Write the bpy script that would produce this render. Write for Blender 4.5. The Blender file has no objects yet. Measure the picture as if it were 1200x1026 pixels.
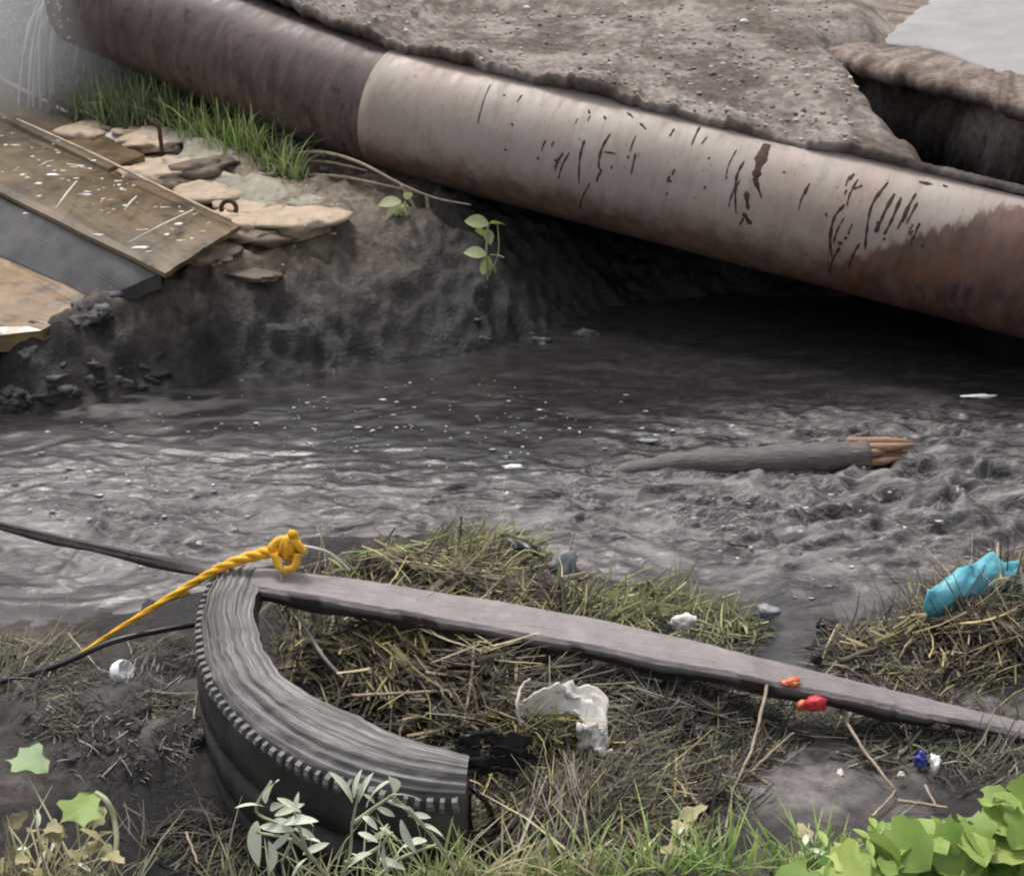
import bpy, bmesh, math, random
import numpy as np
from mathutils import Vector, Matrix, Euler, noise as mnoise
random.seed(7); rng = np.random.default_rng(7)
R = math.radians
S = bpy.context.scene
COL = S.collection

# ------------------------------------------------------------------ camera, sky, sun, exposure
H = 1.8; PITCH = math.atan(0.5); FPX = 1500.0
CP, SP = math.cos(PITCH), math.sin(PITCH)
cam = bpy.data.cameras.new('camera'); camo = bpy.data.objects.new('camera', cam); COL.objects.link(camo)
camo.location = (0, 0, H); camo.rotation_euler = (math.pi/2 - PITCH, 0, 0)
cam.sensor_width = 36; cam.lens = 36*FPX/1200; cam.clip_start = 0.05; cam.clip_end = 500; S.cycles.volume_bounces = 3
S.camera = camo
SUN_EL, SUN_AZ = R(62), R(-22)          # azimuth measured from +Y (behind the far bank), negative = from the left
wd = bpy.data.worlds.new('World'); S.world = wd; wd.use_nodes = True
nt = wd.node_tree; nt.nodes.clear()
sky = nt.nodes.new('ShaderNodeTexSky'); sky.sky_type = 'NISHITA'; sky.sun_disc = False
sky.sun_elevation = SUN_EL; sky.sun_rotation = SUN_AZ; sky.dust_density = 4; sky.air_density = 1.0
hs = nt.nodes.new('ShaderNodeHueSaturation'); hs.inputs['Saturation'].default_value = 0.30
bg = nt.nodes.new('ShaderNodeBackground'); bg.inputs['Strength'].default_value = 0.13
ow = nt.nodes.new('ShaderNodeOutputWorld')
nt.links.new(sky.outputs[0], hs.inputs['Color']); nt.links.new(hs.outputs[0], bg.inputs[0]); nt.links.new(bg.outputs[0], ow.inputs[0])
sl = bpy.data.lights.new('sun', 'SUN'); sl.energy = 1.5; sl.angle = R(12); sl.color = (1.0, 0.955, 0.90)
so = bpy.data.objects.new('sun', sl); COL.objects.link(so)
sd = Vector((math.sin(SUN_AZ)*math.cos(SUN_EL), math.cos(SUN_AZ)*math.cos(SUN_EL), math.sin(SUN_EL)))
so.rotation_euler = sd.to_track_quat('Z', 'Y').to_euler(); so.location = (0, 0, 20)
S.view_settings.view_transform = 'Standard'; S.view_settings.look = 'None'
S.view_settings.exposure = 0.6; S.cycles.filter_width = 2.1; S.view_settings.gamma = 1; S.view_settings.use_curve_mapping = False

# ------------------------------------------------------------------ surveying helpers (photo sighting -> place in the world)
def ray(px, py):
    a = (px-600)/FPX; v = (py-513)/FPX
    return np.array((a, CP - v*SP, -(SP + v*CP)))
def W(px, py, z):
    d = ray(px, py); t = (z-H)/d[2]; return np.array((0, 0, H)) + d*t
def WD(px, py, Y):
    d = ray(px, py); return np.array((0, 0, H)) + d*(Y/d[1])
def proj(x, y, z):
    zc = y*CP - (z-H)*SP; up = y*SP + (z-H)*CP
    return 600 + FPX*x/zc, 513 - FPX*up/zc
def sm(a, b, x):
    t = np.clip((np.asarray(x, float)-a)/(b-a), 0, 1); return t*t*(3-2*t)
def _h(ix, iy, iz, s):
    n = (ix*374761393 + iy*668265263 + iz*2147483647 + s*974711) & 0x7fffffff
    n = ((n ^ (n >> 13))*1274126177) & 0x7fffffff
    n = ((n ^ (n >> 16))*461845907) & 0x7fffffff
    return (n ^ (n >> 15)) & 0xffff
def vnoise(x, y, s=0):                     # smooth gradient noise, -1..1
    x = np.asarray(x, float); y = np.asarray(y, float)
    ix = np.floor(x).astype(np.int64); iy = np.floor(y).astype(np.int64); fx = x-ix; fy = y-iy
    def g(dx, dy):
        a = _h(ix+dx, iy+dy, 0, s)/65535.0*2*np.pi
        return np.cos(a)*(fx-dx) + np.sin(a)*(fy-dy)
    u = fx**3*(fx*(fx*6-15)+10); v = fy**3*(fy*(fy*6-15)+10)
    return 1.4*((g(0,0)*(1-u)+g(1,0)*u)*(1-v) + (g(0,1)*(1-u)+g(1,1)*u)*v)
def fbm(x, y, o=4, s=0, gain=.5):
    r = 0; a = 1.0
    for k in range(o):
        r = r + a*vnoise(np.asarray(x)*2**k, np.asarray(y)*2**k, s+k*17); a *= gain
    return r

# ------------------------------------------------------------------ object helpers
def props(o, label=None, cat=None, group=None, kind=None):
    if label: o['label'] = label
    if cat: o['category'] = cat
    if group: o['group'] = group
    if kind: o['kind'] = kind
    return o
def mesh(name, V, F, mat, smooth=True, cols=None, uv=None):
    me = bpy.data.meshes.new(name)
    V = np.asarray(V, float)
    if isinstance(F, np.ndarray):
        me.vertices.add(len(V)); me.vertices.foreach_set('co', V.ravel())
        n, k = F.shape
        me.loops.add(n*k); me.loops.foreach_set('vertex_index', F.ravel().astype(np.int32))
        me.polygons.add(n); me.polygons.foreach_set('loop_start', np.arange(0, n*k, k, dtype=np.int32))
        me.update(calc_edges=True)
    else:
        me.from_pydata([tuple(map(float, v)) for v in V], [], F)
    me.polygons.foreach_set('use_smooth', [smooth]*len(me.polygons))
    if cols is not None:
        ca = me.color_attributes.new('Col', 'FLOAT_COLOR', 'POINT')
        c = np.ones((len(V), 4)); c[:, :3] = np.asarray(cols)[:, :3]; ca.data.foreach_set('color', c.ravel())
    if uv is not None:
        a = me.attributes.new('suv', 'FLOAT_VECTOR', 'POINT')
        c = np.zeros((len(V), 3)); c[:, :2] = uv; a.data.foreach_set('vector', c.ravel())
    if mat: me.materials.append(mat)
    me.update(); me.validate()
    return me
def link(name, me, parent=None, loc=None):
    o = bpy.data.objects.new(name, me); COL.objects.link(o)
    if parent: o.parent = parent
    if loc is not None: o.location = tuple(map(float, loc))
    return o
def thing(name, loc, label, cat, group=None):
    o = bpy.data.objects.new(name, None); COL.objects.link(o); o.location = tuple(map(float, loc)); o.empty_display_size = .05
    return props(o, label, cat, group)
def part(name, V, F, mat, parent, **k):           # verts given in world coordinates
    L = np.array(parent.location) if parent.parent is None else np.array(parent.location)+np.array(parent.parent.location)
    return link(name, mesh(name, np.asarray(V, float)-L, F, mat, **k), parent)
def solo(name, V, F, mat, label=None, cat=None, group=None, kind=None, **k):
    V = np.asarray(V, float); L = V.mean(0); L = np.array((L[0], L[1], V[:, 2].min()))
    o = link(name, mesh(name, V-L, F, mat, **k), None, L)
    return props(o, label, cat, group, kind)
def gridF(n, m, wrap=False):                      # n rows x m columns
    i = np.arange(n-1)[:, None]; j = np.arange(m if wrap else m-1)[None, :]; j2 = (j+1) % m
    return np.stack([i*m+j, i*m+j2, (i+1)*m+j2, (i+1)*m+j], -1).reshape(-1, 4)
def tube(pts, rad, n=7, cap=True, squash=1.0):
    P = [np.asarray(p, float) for p in pts]; rad = rad if hasattr(rad, '__len__') else [rad]*len(P)
    V = []; F = []; up = np.array((0, 0, 1.0)); prev = None
    for i, p in enumerate(P):
        t = P[min(i+1, len(P)-1)] - P[max(i-1, 0)]; t = t/(np.linalg.norm(t)+1e-9)
        if prev is None:
            a = np.cross(t, up); a = np.cross(t, (1.0, 0, 0)) if np.linalg.norm(a) < .1 else a
        else: a = prev - t*np.dot(prev, t)
        a = a/(np.linalg.norm(a)+1e-9); b = np.cross(t, a); prev = a
        for k in range(n):
            q = 2*math.pi*k/n; V.append(p + rad[i]*(math.cos(q)*a + squash*math.sin(q)*b))
    for i in range(len(P)-1):
        for k in range(n):
            F.append((i*n+k, i*n+(k+1) % n, (i+1)*n+(k+1) % n, (i+1)*n+k))
    if cap:
        F.append(tuple(range(n-1, -1, -1))); F.append(tuple(range((len(P)-1)*n, len(P)*n)))
    return V, F
def join(items):
    V = []; F = []
    for v, f in items:
        o = len(V); V += list(v); F += [tuple(i+o for i in q) for q in f]
    return V, F
def smoothpath(pts, n=6):
    P = [np.asarray(p, float) for p in pts]; out = []
    for i in range(len(P)-1):
        p0 = P[max(i-1, 0)]; p1 = P[i]; p2 = P[i+1]; p3 = P[min(i+2, len(P)-1)]
        for k in range(n):
            t = k/n
            out.append(.5*((2*p1)+(-p0+p2)*t+(2*p0-5*p1+4*p2-p3)*t*t+(-p0+3*p1-3*p2+p3)*t**3))
    out.append(P[-1]); return out
def ico(sub=2):
    bm = bmesh.new(); bmesh.ops.create_icosphere(bm, subdivisions=sub, radius=1)
    V = np.array([v.co[:] for v in bm.verts]); F = [tuple(v.index for v in f.verts) for f in bm.faces]; bm.free(); return V, F
ICO1, ICO2, ICO3 = ico(1), ico(2), ico(3)
def rock(size, seed, sub=3, rough=.28, flat=.0):
    V, F = (ICO1, ICO2, ICO3)[sub-1]; V = V.copy(); off = Vector((seed*3.1, seed*1.7, seed*5.3))
    for i, v in enumerate(V):
        q = Vector(v); d = 1 + rough*mnoise.noise(q*1.1+off) + rough*.5*mnoise.noise(q*2.6+off) + rough*.2*mnoise.noise(q*6+off)
        V[i] = v*d
    V = np.sign(V)*np.abs(V)**(1-.25*(flat > 0))
    return V*np.array(size), F

# ------------------------------------------------------------------ materials
def newmat(name):
    m = bpy.data.materials.new(name); m.use_nodes = True; n = m.node_tree
    return m, n, n.nodes['Principled BSDF']
def N(n, typ, **kw):
    x = n.nodes.new(typ)
    for k, v in kw.items():
        if k in x.inputs: x.inputs[k].default_value = v
        else: setattr(x, k, v)
    return x
def mixc(n, fac, a, b, mode='MIX'):
    x = n.nodes.new('ShaderNodeMix'); x.data_type = 'RGBA'; x.blend_type = mode
    for s, v in ((0, fac), (6, a), (7, b)):
        if isinstance(v, bpy.types.NodeSocket): n.links.new(v, x.inputs[s])
        elif s == 0: x.inputs[0].default_value = v
        else: x.inputs[s].default_value = (*v[:3], 1)
    return x.outputs[2]
def ramp(n, src, a, b, c0=(0, 0, 0), c1=(1, 1, 1)):
    x = n.nodes.new('ShaderNodeValToRGB'); e = x.color_ramp.elements
    e[0].position = a; e[0].color = (*c0, 1); e[1].position = b; e[1].color = (*c1, 1)
    n.links.new(src, x.inputs[0]); return x.outputs[0]
def coords(n, scale=(1, 1, 1), kind='Object'):
    t = n.nodes.new('ShaderNodeTexCoord'); m = n.nodes.new('ShaderNodeMapping'); m.inputs['Scale'].default_value = scale
    n.links.new(t.outputs[kind], m.inputs[0]); return m.outputs[0]
def noi(n, vec, scale, detail=6, rough=.6, dist=0):
    x = N(n, 'ShaderNodeTexNoise', Scale=scale, Detail=detail, Roughness=rough, Distortion=dist)
    n.links.new(vec, x.inputs['Vector']); return x.outputs['Fac']
def bump(n, bs, src, strength, dist=.01):
    x = N(n, 'ShaderNodeBump', Strength=strength, Distance=dist); n.links.new(src, x.inputs['Height'])
    prev = bs.inputs['Normal'].links
    if prev: n.links.new(prev[0].from_socket, x.inputs['Normal'])
    n.links.new(x.outputs[0], bs.inputs['Normal'])
def simple(name, c0, c1, scale=20, rough=.7, bstr=.3, bdist=.004, stretch=(1, 1, 1), spots=None, spec=.5, sss=0, trans=0, world=False):
    m, n, b = newmat(name); v = coords(n, stretch)
    f = noi(n, v, scale); c = ramp(n, f, .32, .68, c0, c1)
    if spots:
        col, sc, lo, hi = spots; c = mixc(n, ramp(n, noi(n, v, sc, 4), lo, hi), c, col)
    n.links.new(c, b.inputs['Base Color']); b.inputs['Roughness'].default_value = rough
    b.inputs['Specular IOR Level'].default_value = spec
    if bstr: bump(n, b, noi(n, v, scale*2.5, 8), bstr, bdist)
    if trans:
        t = n.nodes.new('ShaderNodeBsdfTranslucent'); n.links.new(c, t.inputs[0]); mx = n.nodes.new('ShaderNodeMixShader'); mx.inputs[0].default_value = trans
        n.links.new(b.outputs[0], mx.inputs[1]); n.links.new(t.outputs[0], mx.inputs[2])
        n.links.new(mx.outputs[0], n.nodes['Material Output'].inputs[0])
    return m
def vcol(name, scale=30, rough=.8, var=.5, bstr=.5, bdist=.006, trans=0, spec=.4, rvar=None):
    m, n, b = newmat(name); a = n.nodes.new('ShaderNodeVertexColor'); a.layer_name = 'Col'; v = coords(n)
    f = noi(n, v, scale, 8, .65); g = ramp(n, f, .3, .7, (1-var,)*3, (1+var,)*3)
    c = mixc(n, 1.0, a.outputs[0], g, 'MULTIPLY')
    n.links.new(c, b.inputs['Base Color']); b.inputs['Roughness'].default_value = rough; b.inputs['Specular IOR Level'].default_value = spec
    if rvar: n.links.new(ramp(n, noi(n, v, 5, 4), .35, .65, (rvar[0],)*3, (rvar[1],)*3), b.inputs['Roughness'])
    if bstr: bump(n, b, noi(n, v, scale*2, 8, .7), bstr, bdist)
    if trans:
        t = n.nodes.new('ShaderNodeBsdfTranslucent'); n.links.new(c, t.inputs[0]); mx = n.nodes.new('ShaderNodeMixShader'); mx.inputs[0].default_value = trans
        n.links.new(b.outputs[0], mx.inputs[1]); n.links.new(t.outputs[0], mx.inputs[2])
        n.links.new(mx.outputs[0], n.nodes['Material Output'].inputs[0])
    return m
M_mud = vcol('wet_mud', 28, .6, .55, .9, .012, rvar=(.22, .8))
M_earth = vcol('dry_earth', 30, .95, .45, .8, .012, spec=.04)
M_straw = vcol('straw', 60, .75, .3, 0, trans=.15)
M_leafv = vcol('blade', 60, .55, .25, 0, trans=.3)
M_stone = simple('stone', (.32, .245, .175), (.55, .43, .31), 9, .85, 1, .012, spots=((.17, .145, .10), 12, .55, .72))
M_stone2 = simple('grey_stone', (.22, .205, .155), (.40, .37, .29), 10, .85, 1, .012, spots=((.1, .11, .05), 12, .55, .7))
M_stoneb = simple('brown_stone', (.09, .065, .045), (.19, .14, .10), 12, .8, .8, .01)
M_pebble = vcol('pebble', 40, .85, .25, .3, .003)
M_conc = simple('wet_concrete', (.085, .058, .030), (.20, .143, .078), 4, .24, .4, .005, spots=((.04, .03, .02), 5, .50, .70))
M_concdark = simple('dark_concrete', (.035, .033, .034), (.085, .078, .078), 8, .5, .5, .006)
M_concor = simple('ochre_concrete', (.15, .09, .04), (.28, .18, .085), 7, .3, .4, .005, spots=((.06, .045, .03), 9, .52, .7))
M_concpale = simple('pale_concrete', (.24, .232, .228), (.31, .30, .297), 4, .85, .15, .005, spots=((.22, .20, .185), 3, .55, .75))
M_black = simple('black_plastic', (.008, .008, .01), (.02, .02, .024), 14, .35, .3, .003)
M_greyp = simple('grey_plastic', (.16, .17, .18), (.34, .36, .37), 14, .45, .3, .003)
M_white = simple('dirty_white', (.50, .46, .42), (.78, .75, .70), 22, .6, .4, .003, spots=((.24, .19, .14), 18, .62, .75))
M_foam = simple('white_foam', (.7, .7, .7), (.85, .85, .85), 40, .5, .4, .003)
M_turq = simple('turquoise_plastic', (.06, .33, .42), (.17, .47, .54), 12, .5, .4, .004, spots=((.20, .40, .42), 20, .6, .75))
M_red = simple('red_plastic', (.45, .02, .03), (.62, .05, .06), 30, .4, .3, .002)
M_orange = simple('orange_plastic', (.55, .11, .04), (.70, .20, .08), 30, .45, .3, .002)
M_blue = simple('blue_plastic', (.02, .025, .22), (.05, .06, .36), 30, .4, .3, .002)
M_yel = simple('yellow_rope', (.72, .34, .012), (.92, .52, .03), 60, .6, .5, .002, spots=((.28, .17, .03), 22, .58, .75))
M_yeldirty = simple('dirty_rope', (.30, .19, .03), (.66, .40, .04), 40, .7, .5, .002, spots=((.16, .13, .05), 22, .5, .65))
M_string = simple('grey_string', (.22, .19, .16), (.38, .34, .29), 60, .8, 0)
M_twig = simple('dry_twig', (.22, .17, .12), (.42, .35, .26), 40, .8, .3, .002)
M_twigd = simple('dark_twig', (.05, .04, .03), (.12, .09, .06), 40, .75, .3, .002)
def leafmat(name, c0, c1, tr):
    m = simple(name, c0, c1, 22, .5, .3, .002, trans=tr); n = m.node_tree; b = n.nodes['Principled BSDF']; oi = n.nodes.new('ShaderNodeObjectInfo'); old = b.inputs['Base Color'].links[0].from_socket; c = mixc(n, 1.0, old, ramp(n, oi.outputs['Random'], .0, 1.0, (.8, .9, .8), (1.6, 1.35, 1.5)), 'MULTIPLY')
    n.links.new(c, b.inputs['Base Color']); [n.links.new(c, q.inputs[0]) for q in n.nodes if q.type == 'BSDF_TRANSLUCENT']; return m
M_leafbr = leafmat('bright_leaf', (.20, .32, .06), (.30, .42, .11), .35) if True else simple('bright_leaf', (.17, .33, .055), (.27, .44, .10), 18, .5, .25, .002, trans=.3)
M_leafmd = leafmat('mid_leaf', (.13, .24, .045), (.21, .33, .08), .3)
M_leafpale = simple('pale_leaf', (.60, .65, .50), (.74, .78, .62), 24, .6, .2, .002, trans=.25)
M_leafdry = simple('dry_leaf', (.30, .26, .13), (.48, .43, .24), 24, .7, .2, .002, trans=.2)
M_stem = simple('pale_stem', (.30, .33, .20), (.46, .47, .30), 30, .65, 0)
M_rust = simple('rust_iron', (.03, .018, .012), (.10, .05, .03), 30, .8, .6, .003)
M_tar = simple('tar', (.035, .016, .013), (.10, .052, .042), 30, .75, .3, .002, spec=.25)
M_barkgrey = simple('wet_bark', (.07, .062, .058), (.17, .15, .145), 18, .5, .8, .006, stretch=(1, 6, 6))
M_split = simple('split_wood', (.20, .11, .06), (.42, .27, .17), 26, .7, .6, .004, stretch=(1, 8, 8))

# ------------------------------------------------------------------ ground sheet
CPX = [  # sightings: photo x, y, height
 (-200,505,0),(20,480,0),(150,457,0),(300,434,0),(400,424,0),(560,410,0),(650,378,0),(750,350,0),(850,340,.0),(1000,345,0),(1200,365,0),(1400,400,0),
 (0,432,.08),(60,400,.13),(150,392,.17),(300,385,.13),(450,360,.14),(550,350,.13),(100,362,.17),(0,330,.10),(62,374,.235),(105,352,.265),(15,396,.20),(135,340,.29),(60,290,.16),(-80,330,.1),(250,325,.27),(400,300,.29),(500,265,.33),(300,245,.36),
 (200,225,.38),(100,165,.44),(250,150,.46),(0,60,.5),(350,195,.42),(450,220,.39),(600,300,.20),(700,300,.13),(850,310,.10),(1000,325,.06),(1200,350,.05),
 (-200,380,.06),(-200,250,.15),(-200,100,.45),(-200,0,.6),(50,40,.6),
 (50,560,-.12),(300,540,-.15),(600,500,-.2),(900,470,-.2),(850,395,-.08),(1100,420,-.12),(1200,520,-.2),(900,620,-.15),(1200,620,-.12),(150,650,-.1),(-200,620,-.12),(1400,550,-.2),(900,700,-.1),(700,600,-.12),
 (-150,765,0),(0,748,0),(150,738,0),(250,700,0),(400,640,0),(520,622,0),(620,640,0),(700,690,0),(800,740,0),(880,770,0),(935,800,-.01),(985,770,0),(1060,722,0),(1100,702,0),(1200,698,0),(1400,690,0),
 (470,690,.11),(560,690,.11),(750,750,.07),(450,800,.15),(600,800,.15),(700,830,.12),(130,830,.13),(60,800,.09),(205,800,.10),
 (170,950,.015),(230,940,.015),(600,1000,.13),(800,960,.08),(930,910,.05),(1050,900,.07),(1200,860,.08),(1100,960,.13),(1200,1000,.18),
 (1100,765,.08),(1180,745,.12),(1000,800,.02),(1400,800,.15),(-150,900,.15)]
CPT = [W(*c) for c in CPX] + [np.array(p, float) for p in
 [(x_,1.40,.27) for x_ in (-1.2,-.85,.1,.4,.8,1.2)]+[(-.62,1.22,.25),(-.4,1.22,.25),(-.2,1.22,.25),(-.62,1.5,.03),(-.45,1.5,.0),(-.25,1.5,.0),(-.08,1.5,.03),(-.62,1.7,.03)]+[(-3,1,.3),(0,1,.25),(3,1,.3),(-3,0,.35),(0,0,.35),(3,0,.35),(0,-3,.4),(-4,-3,.4),(4,-3,.4),(0,6.2,.5),(1.5,6,.3),(3,5.2,.3),(-2,7.2,.7),(0,8,.5),(3,8,.4),(-5,7,.7),(5,8,.4),(-5,4,.2),(5,3.2,-.1)]]
CPT = np.array(CPT)
def _phi(r2): return .5*r2*np.log(r2+1e-9)
_d = ((CPT[:, None, :2]-CPT[None, :, :2])**2).sum(-1); _n = len(CPT)
_A = np.zeros((_n+3, _n+3)); _A[:_n, :_n] = _phi(_d)+np.eye(_n)*.004; _A[:_n, _n] = 1; _A[:_n, _n+1:] = CPT[:, :2]; _A[_n:, :_n] = _A[:_n, _n:].T
_w = np.linalg.solve(_A, np.concatenate([CPT[:, 2], np.zeros(3)]))
def g0(x, y):
    x = np.asarray(x, float); y = np.asarray(y, float); sh = x.shape; x = np.clip(x.ravel(), -5, 5); y = np.clip(y.ravel(), -3, 8)
    out = np.empty(len(x))
    for i in range(0, len(x), 20000):
        X = x[i:i+20000]; Y = y[i:i+20000]
        out[i:i+20000] = _phi((X[:, None]-CPT[None, :, 0])**2+(Y[:, None]-CPT[None, :, 1])**2)@_w[:_n]+_w[_n]+_w[_n+1]*X+_w[_n+2]*Y
    return np.clip(out, -.3, 1.0).reshape(sh)
def gz(x, y):
    x = np.asarray(x, float); y = np.asarray(y, float); b = g0(x, y)
    n1 = fbm(x*3.2, y*3.2, 3, 3); n2 = 1-np.abs(vnoise(x*9+.3*n1, y*9, 11))*2; n3 = fbm(x*26, y*26, 3, 31)
    r = .028*n1 + .016*n2 + .0085*n3
    far = sm(3.6, 4.2, y)*(1+1.3*sm(-.3, -.7, x)*sm(.32, .12, b))
    return b + r*(.75+.55*far)
def G(px, py, lift=0):                             # where the sight line meets the ground
    d = ray(px, py); ts = np.linspace(1.0, 9, 900); P = np.array((0, 0, H))[None]+d[None]*ts[:, None]
    g = np.maximum(g0(P[:, 0], P[:, 1]), -0.0) + lift; k = np.argmax(P[:, 2] < g); return P[k]
fx = np.arange(-2.4, 2.4, .011); fy = np.concatenate([np.arange(1.35, 3.0, .009), np.arange(3.0, 4.0, .014), np.arange(4.0, 6.4, .016)])
gx = np.concatenate([[-80, -30, -12, -7, -5, -4, -3.4, -3, -2.7], fx, [2.5, 2.7, 3, 3.4, 4, 5, 7, 12, 30, 80]])
gy = np.concatenate([[-60, -25, -10, -5, -3, -2, -1, -.4, 0, .4, .7, 1., 1.2], fy, [6.5, 6.7, 7, 7.5, 8, 10, 16, 30, 80]])
X, Y = np.meshgrid(gx, gy); Z = gz(X, Y); Zs = Z
n1 = fbm(X*2.2, Y*2.2, 4, 5); n2 = fbm(X*8, Y*8, 4, 9)
c_dark = np.array((.018, .0155, .015)); c_brown = np.array((.075, .059, .048)); c_grey = np.array((.125, .114, .107)); c_slud_shade = np.array((.016, .0145, .0145)); c_tan = np.array((.34, .27, .19))
t = sm(-.25, .85, n1+.5*n2)[..., None]
base = c_dark*(1-t)+c_brown*t
t2 = sm(.2, .8, n2+.2*n1)[..., None]*.6; base = base*(1-t2)+c_grey*t2
PXg, PYg = proj(X, np.maximum(Y, .6), Z)
silt = (np.exp(-(((PXg-930)/130)**2+((PYg-915)/45)**2))+.8*np.exp(-(((PXg-1120)/140)**2+((PYg-815)/28)**2)) + .7*np.exp(-(((PXg-150)/70)**2+((PYg-860)/50)**2)))
silt = np.clip(silt*(1+.5*n2), 0, 1)[..., None]; base = base*(1-silt)+np.array((.20, .185, .175))*silt
farz = sm(3.8, 4.1, Y)
hollow_shade = (sm(2.10, 1.95, Y+.06*n1)*sm(-.88, -.72, X+.06*n1)*sm(.06, -.04, X)*sm(1.25, 1.38, Y)*sm(.56, .595, np.hypot(X+.052, Y-2.228)))[..., None]; base = base*(1-hollow_shade)+c_slud_shade*.6*hollow_shade  # hollow by the tyre: its shade painted into the sludge colour
wb = (farz*.6*sm(.1, .3, Z)*(1-.5*sm(-.4, .3, X)))[..., None]; base = base*(1-wb)+np.array((.135, .105, .082))*(.55+.9*t)*wb
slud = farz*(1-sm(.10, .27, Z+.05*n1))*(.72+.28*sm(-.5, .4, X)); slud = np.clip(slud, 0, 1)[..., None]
base = base*(1-slud*.85)+c_slud_shade*slud*.85
cave_shade = (farz*sm(-.65, -.1, X+.2*n1))[..., None]; base = base*(1-cave_shade)+c_slud_shade*.55*cave_shade     # sludge bank below the pipe, its shade painted in as near black
tan = np.exp(-(((PXg-235)/170)**2+((PYg-230)/70)**2))*farz; tan = np.clip(tan*(1+.4*n2), 0, .9)[..., None]; base = base*(1-tan)+c_tan*tan
grl = (sm(200, 60, PXg)*sm(120, 60, PYg)*farz)[..., None]; base = base*(1-grl)+np.array((.26, .245, .225))*(1+.2*n2[..., None])*grl
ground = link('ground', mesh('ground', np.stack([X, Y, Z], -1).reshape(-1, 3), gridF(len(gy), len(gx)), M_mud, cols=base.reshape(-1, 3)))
props(ground, 'dark wet mud of the stream bed and banks', None, None, 'structure')

# ------------------------------------------------------------------ water
m, n, b = newmat('black_water'); M_water = m
v = coords(n); a = n.nodes.new('ShaderNodeVertexColor'); a.layer_name = 'Col'; tu = n.nodes.new('ShaderNodeAttribute'); tu.attribute_name = 'suv'; tx = n.nodes.new('ShaderNodeSeparateXYZ'); n.links.new(tu.outputs['Vector'], tx.inputs[0])
n.links.new(mixc(n, 1.0, a.outputs[0], ramp(n, noi(n, coords(n, (9, 22, 9)), 1.0, 8, .7, .8), .3, .7, (.65,)*3, (1.35,)*3), 'MULTIPLY'), b.inputs['Base Color'])
b.inputs['Roughness'].default_value = .16; b.inputs['IOR'].default_value = 1.36
_c = b.inputs['Base Color'].links[0].from_socket
for _sc, _amt in (((3.5, 9, 3.5), .7), ((9, 24, 9), .35)):
    _x = N(n, 'ShaderNodeMath', operation='SUBTRACT'); n.links.new(noi(n, coords(n, _sc), 1.0, 5, .6, 2.2), _x.inputs[0]); _x.inputs[1].default_value = .5
    _y = N(n, 'ShaderNodeMath', operation='ABSOLUTE'); n.links.new(_x.outputs[0], _y.inputs[0])
    _z = N(n, 'ShaderNodeMath', operation='MULTIPLY'); n.links.new(ramp(n, _y.outputs[0], .0, .05, (_amt,)*3, (0,)*3), _z.inputs[0]); n.links.new(tx.outputs[1], _z.inputs[1]); _z.use_clamp = True
    _c = mixc(n, _z.outputs[0], _c, (.27, .252, .248))
n.links.new(_c, b.inputs['Base Color'])
n.links.new(ramp(n, noi(n, coords(n, (5, 9, 5)), 1, 6), .35, .7, (.04,)*3, (.20,)*3), b.inputs['Roughness'])
bump(n, b, noi(n, coords(n, (12, 36, 12)), 1.0, 7, .65, 1.4), .55, .012)
for q in n.nodes:
    if q.type == 'BUMP': n.links.new(tx.outputs[0], q.inputs['Strength'])
wx = np.arange(-2.6, 2.6, .0105); wy = np.concatenate([np.arange(1.9, 3.9, .0085), np.arange(3.9, 5.6, .014)])
wxx = np.concatenate([[-60, -20, -8, -5, -3.5], wx, [2.8, 3.5, 5, 8, 20, 60]])
X, Y = np.meshgrid(wxx, wy)
PXw, PYw = proj(X, Y, 0*X)
turb = (np.exp(-(((PXw-1010)/260)**2+((PYw-600)/85)**2))*1.0 + .65*np.exp(-(((PXw-700)/260)**2+((PYw-600)/50)**2)) + .7*np.exp(-(((PXw-170)/260)**2+((PYw-610)/85)**2)) + .5*np.exp(-(((PXw-1000)/200)**2+((PYw-510)/30)**2)))
turb = np.clip(turb, .06, 1.2)
wxn = X+.14*vnoise(X*2.1, Y*3.5, 41)+.05*vnoise(X*6, Y*9, 45); wyn = Y+.10*vnoise(X*2.4, Y*3, 42)+.03*vnoise(X*7, Y*8, 43)
rid = lambda q: (1-np.abs(q))**2
c0 = W(1115, 575, 0); rr = np.hypot(X-c0[0], (Y-c0[1])*1.25); th = np.arctan2(Y-c0[1], X-c0[0])
swirl = np.sin(rr*40+th*3+3.5*vnoise(X*3.4, Y*4, 61)+1.2*vnoise(X*11, Y*13, 63))*np.exp(-(rr/.5)**2)
zw = turb*(.029*rid(vnoise(wxn*3.2, wyn*9, 51)*1.3)+.017*rid(vnoise(wxn*8, wyn*20, 52)*1.3)+.008*vnoise(wxn*18, wyn*42, 53)+.004*vnoise(X*40, Y*60, 54)) + .022*swirl*(1+.6*vnoise(X*9, Y*9, 62)) + .003*fbm(X*5, Y*9, 3, 55) - .028*turb
fn = fbm(wxn*4, wyn*12, 4, 71); fo = np.clip(sm(-.1, .7, fn)*(.25+turb)+.35*sm(.2, .8, swirl), 0, 1)
near = sm(560, 640, PYw)*(1-.25*sm(850, 1000, PXw)); left = sm(430, 200, PXw)*sm(470, 540, PYw)
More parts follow.
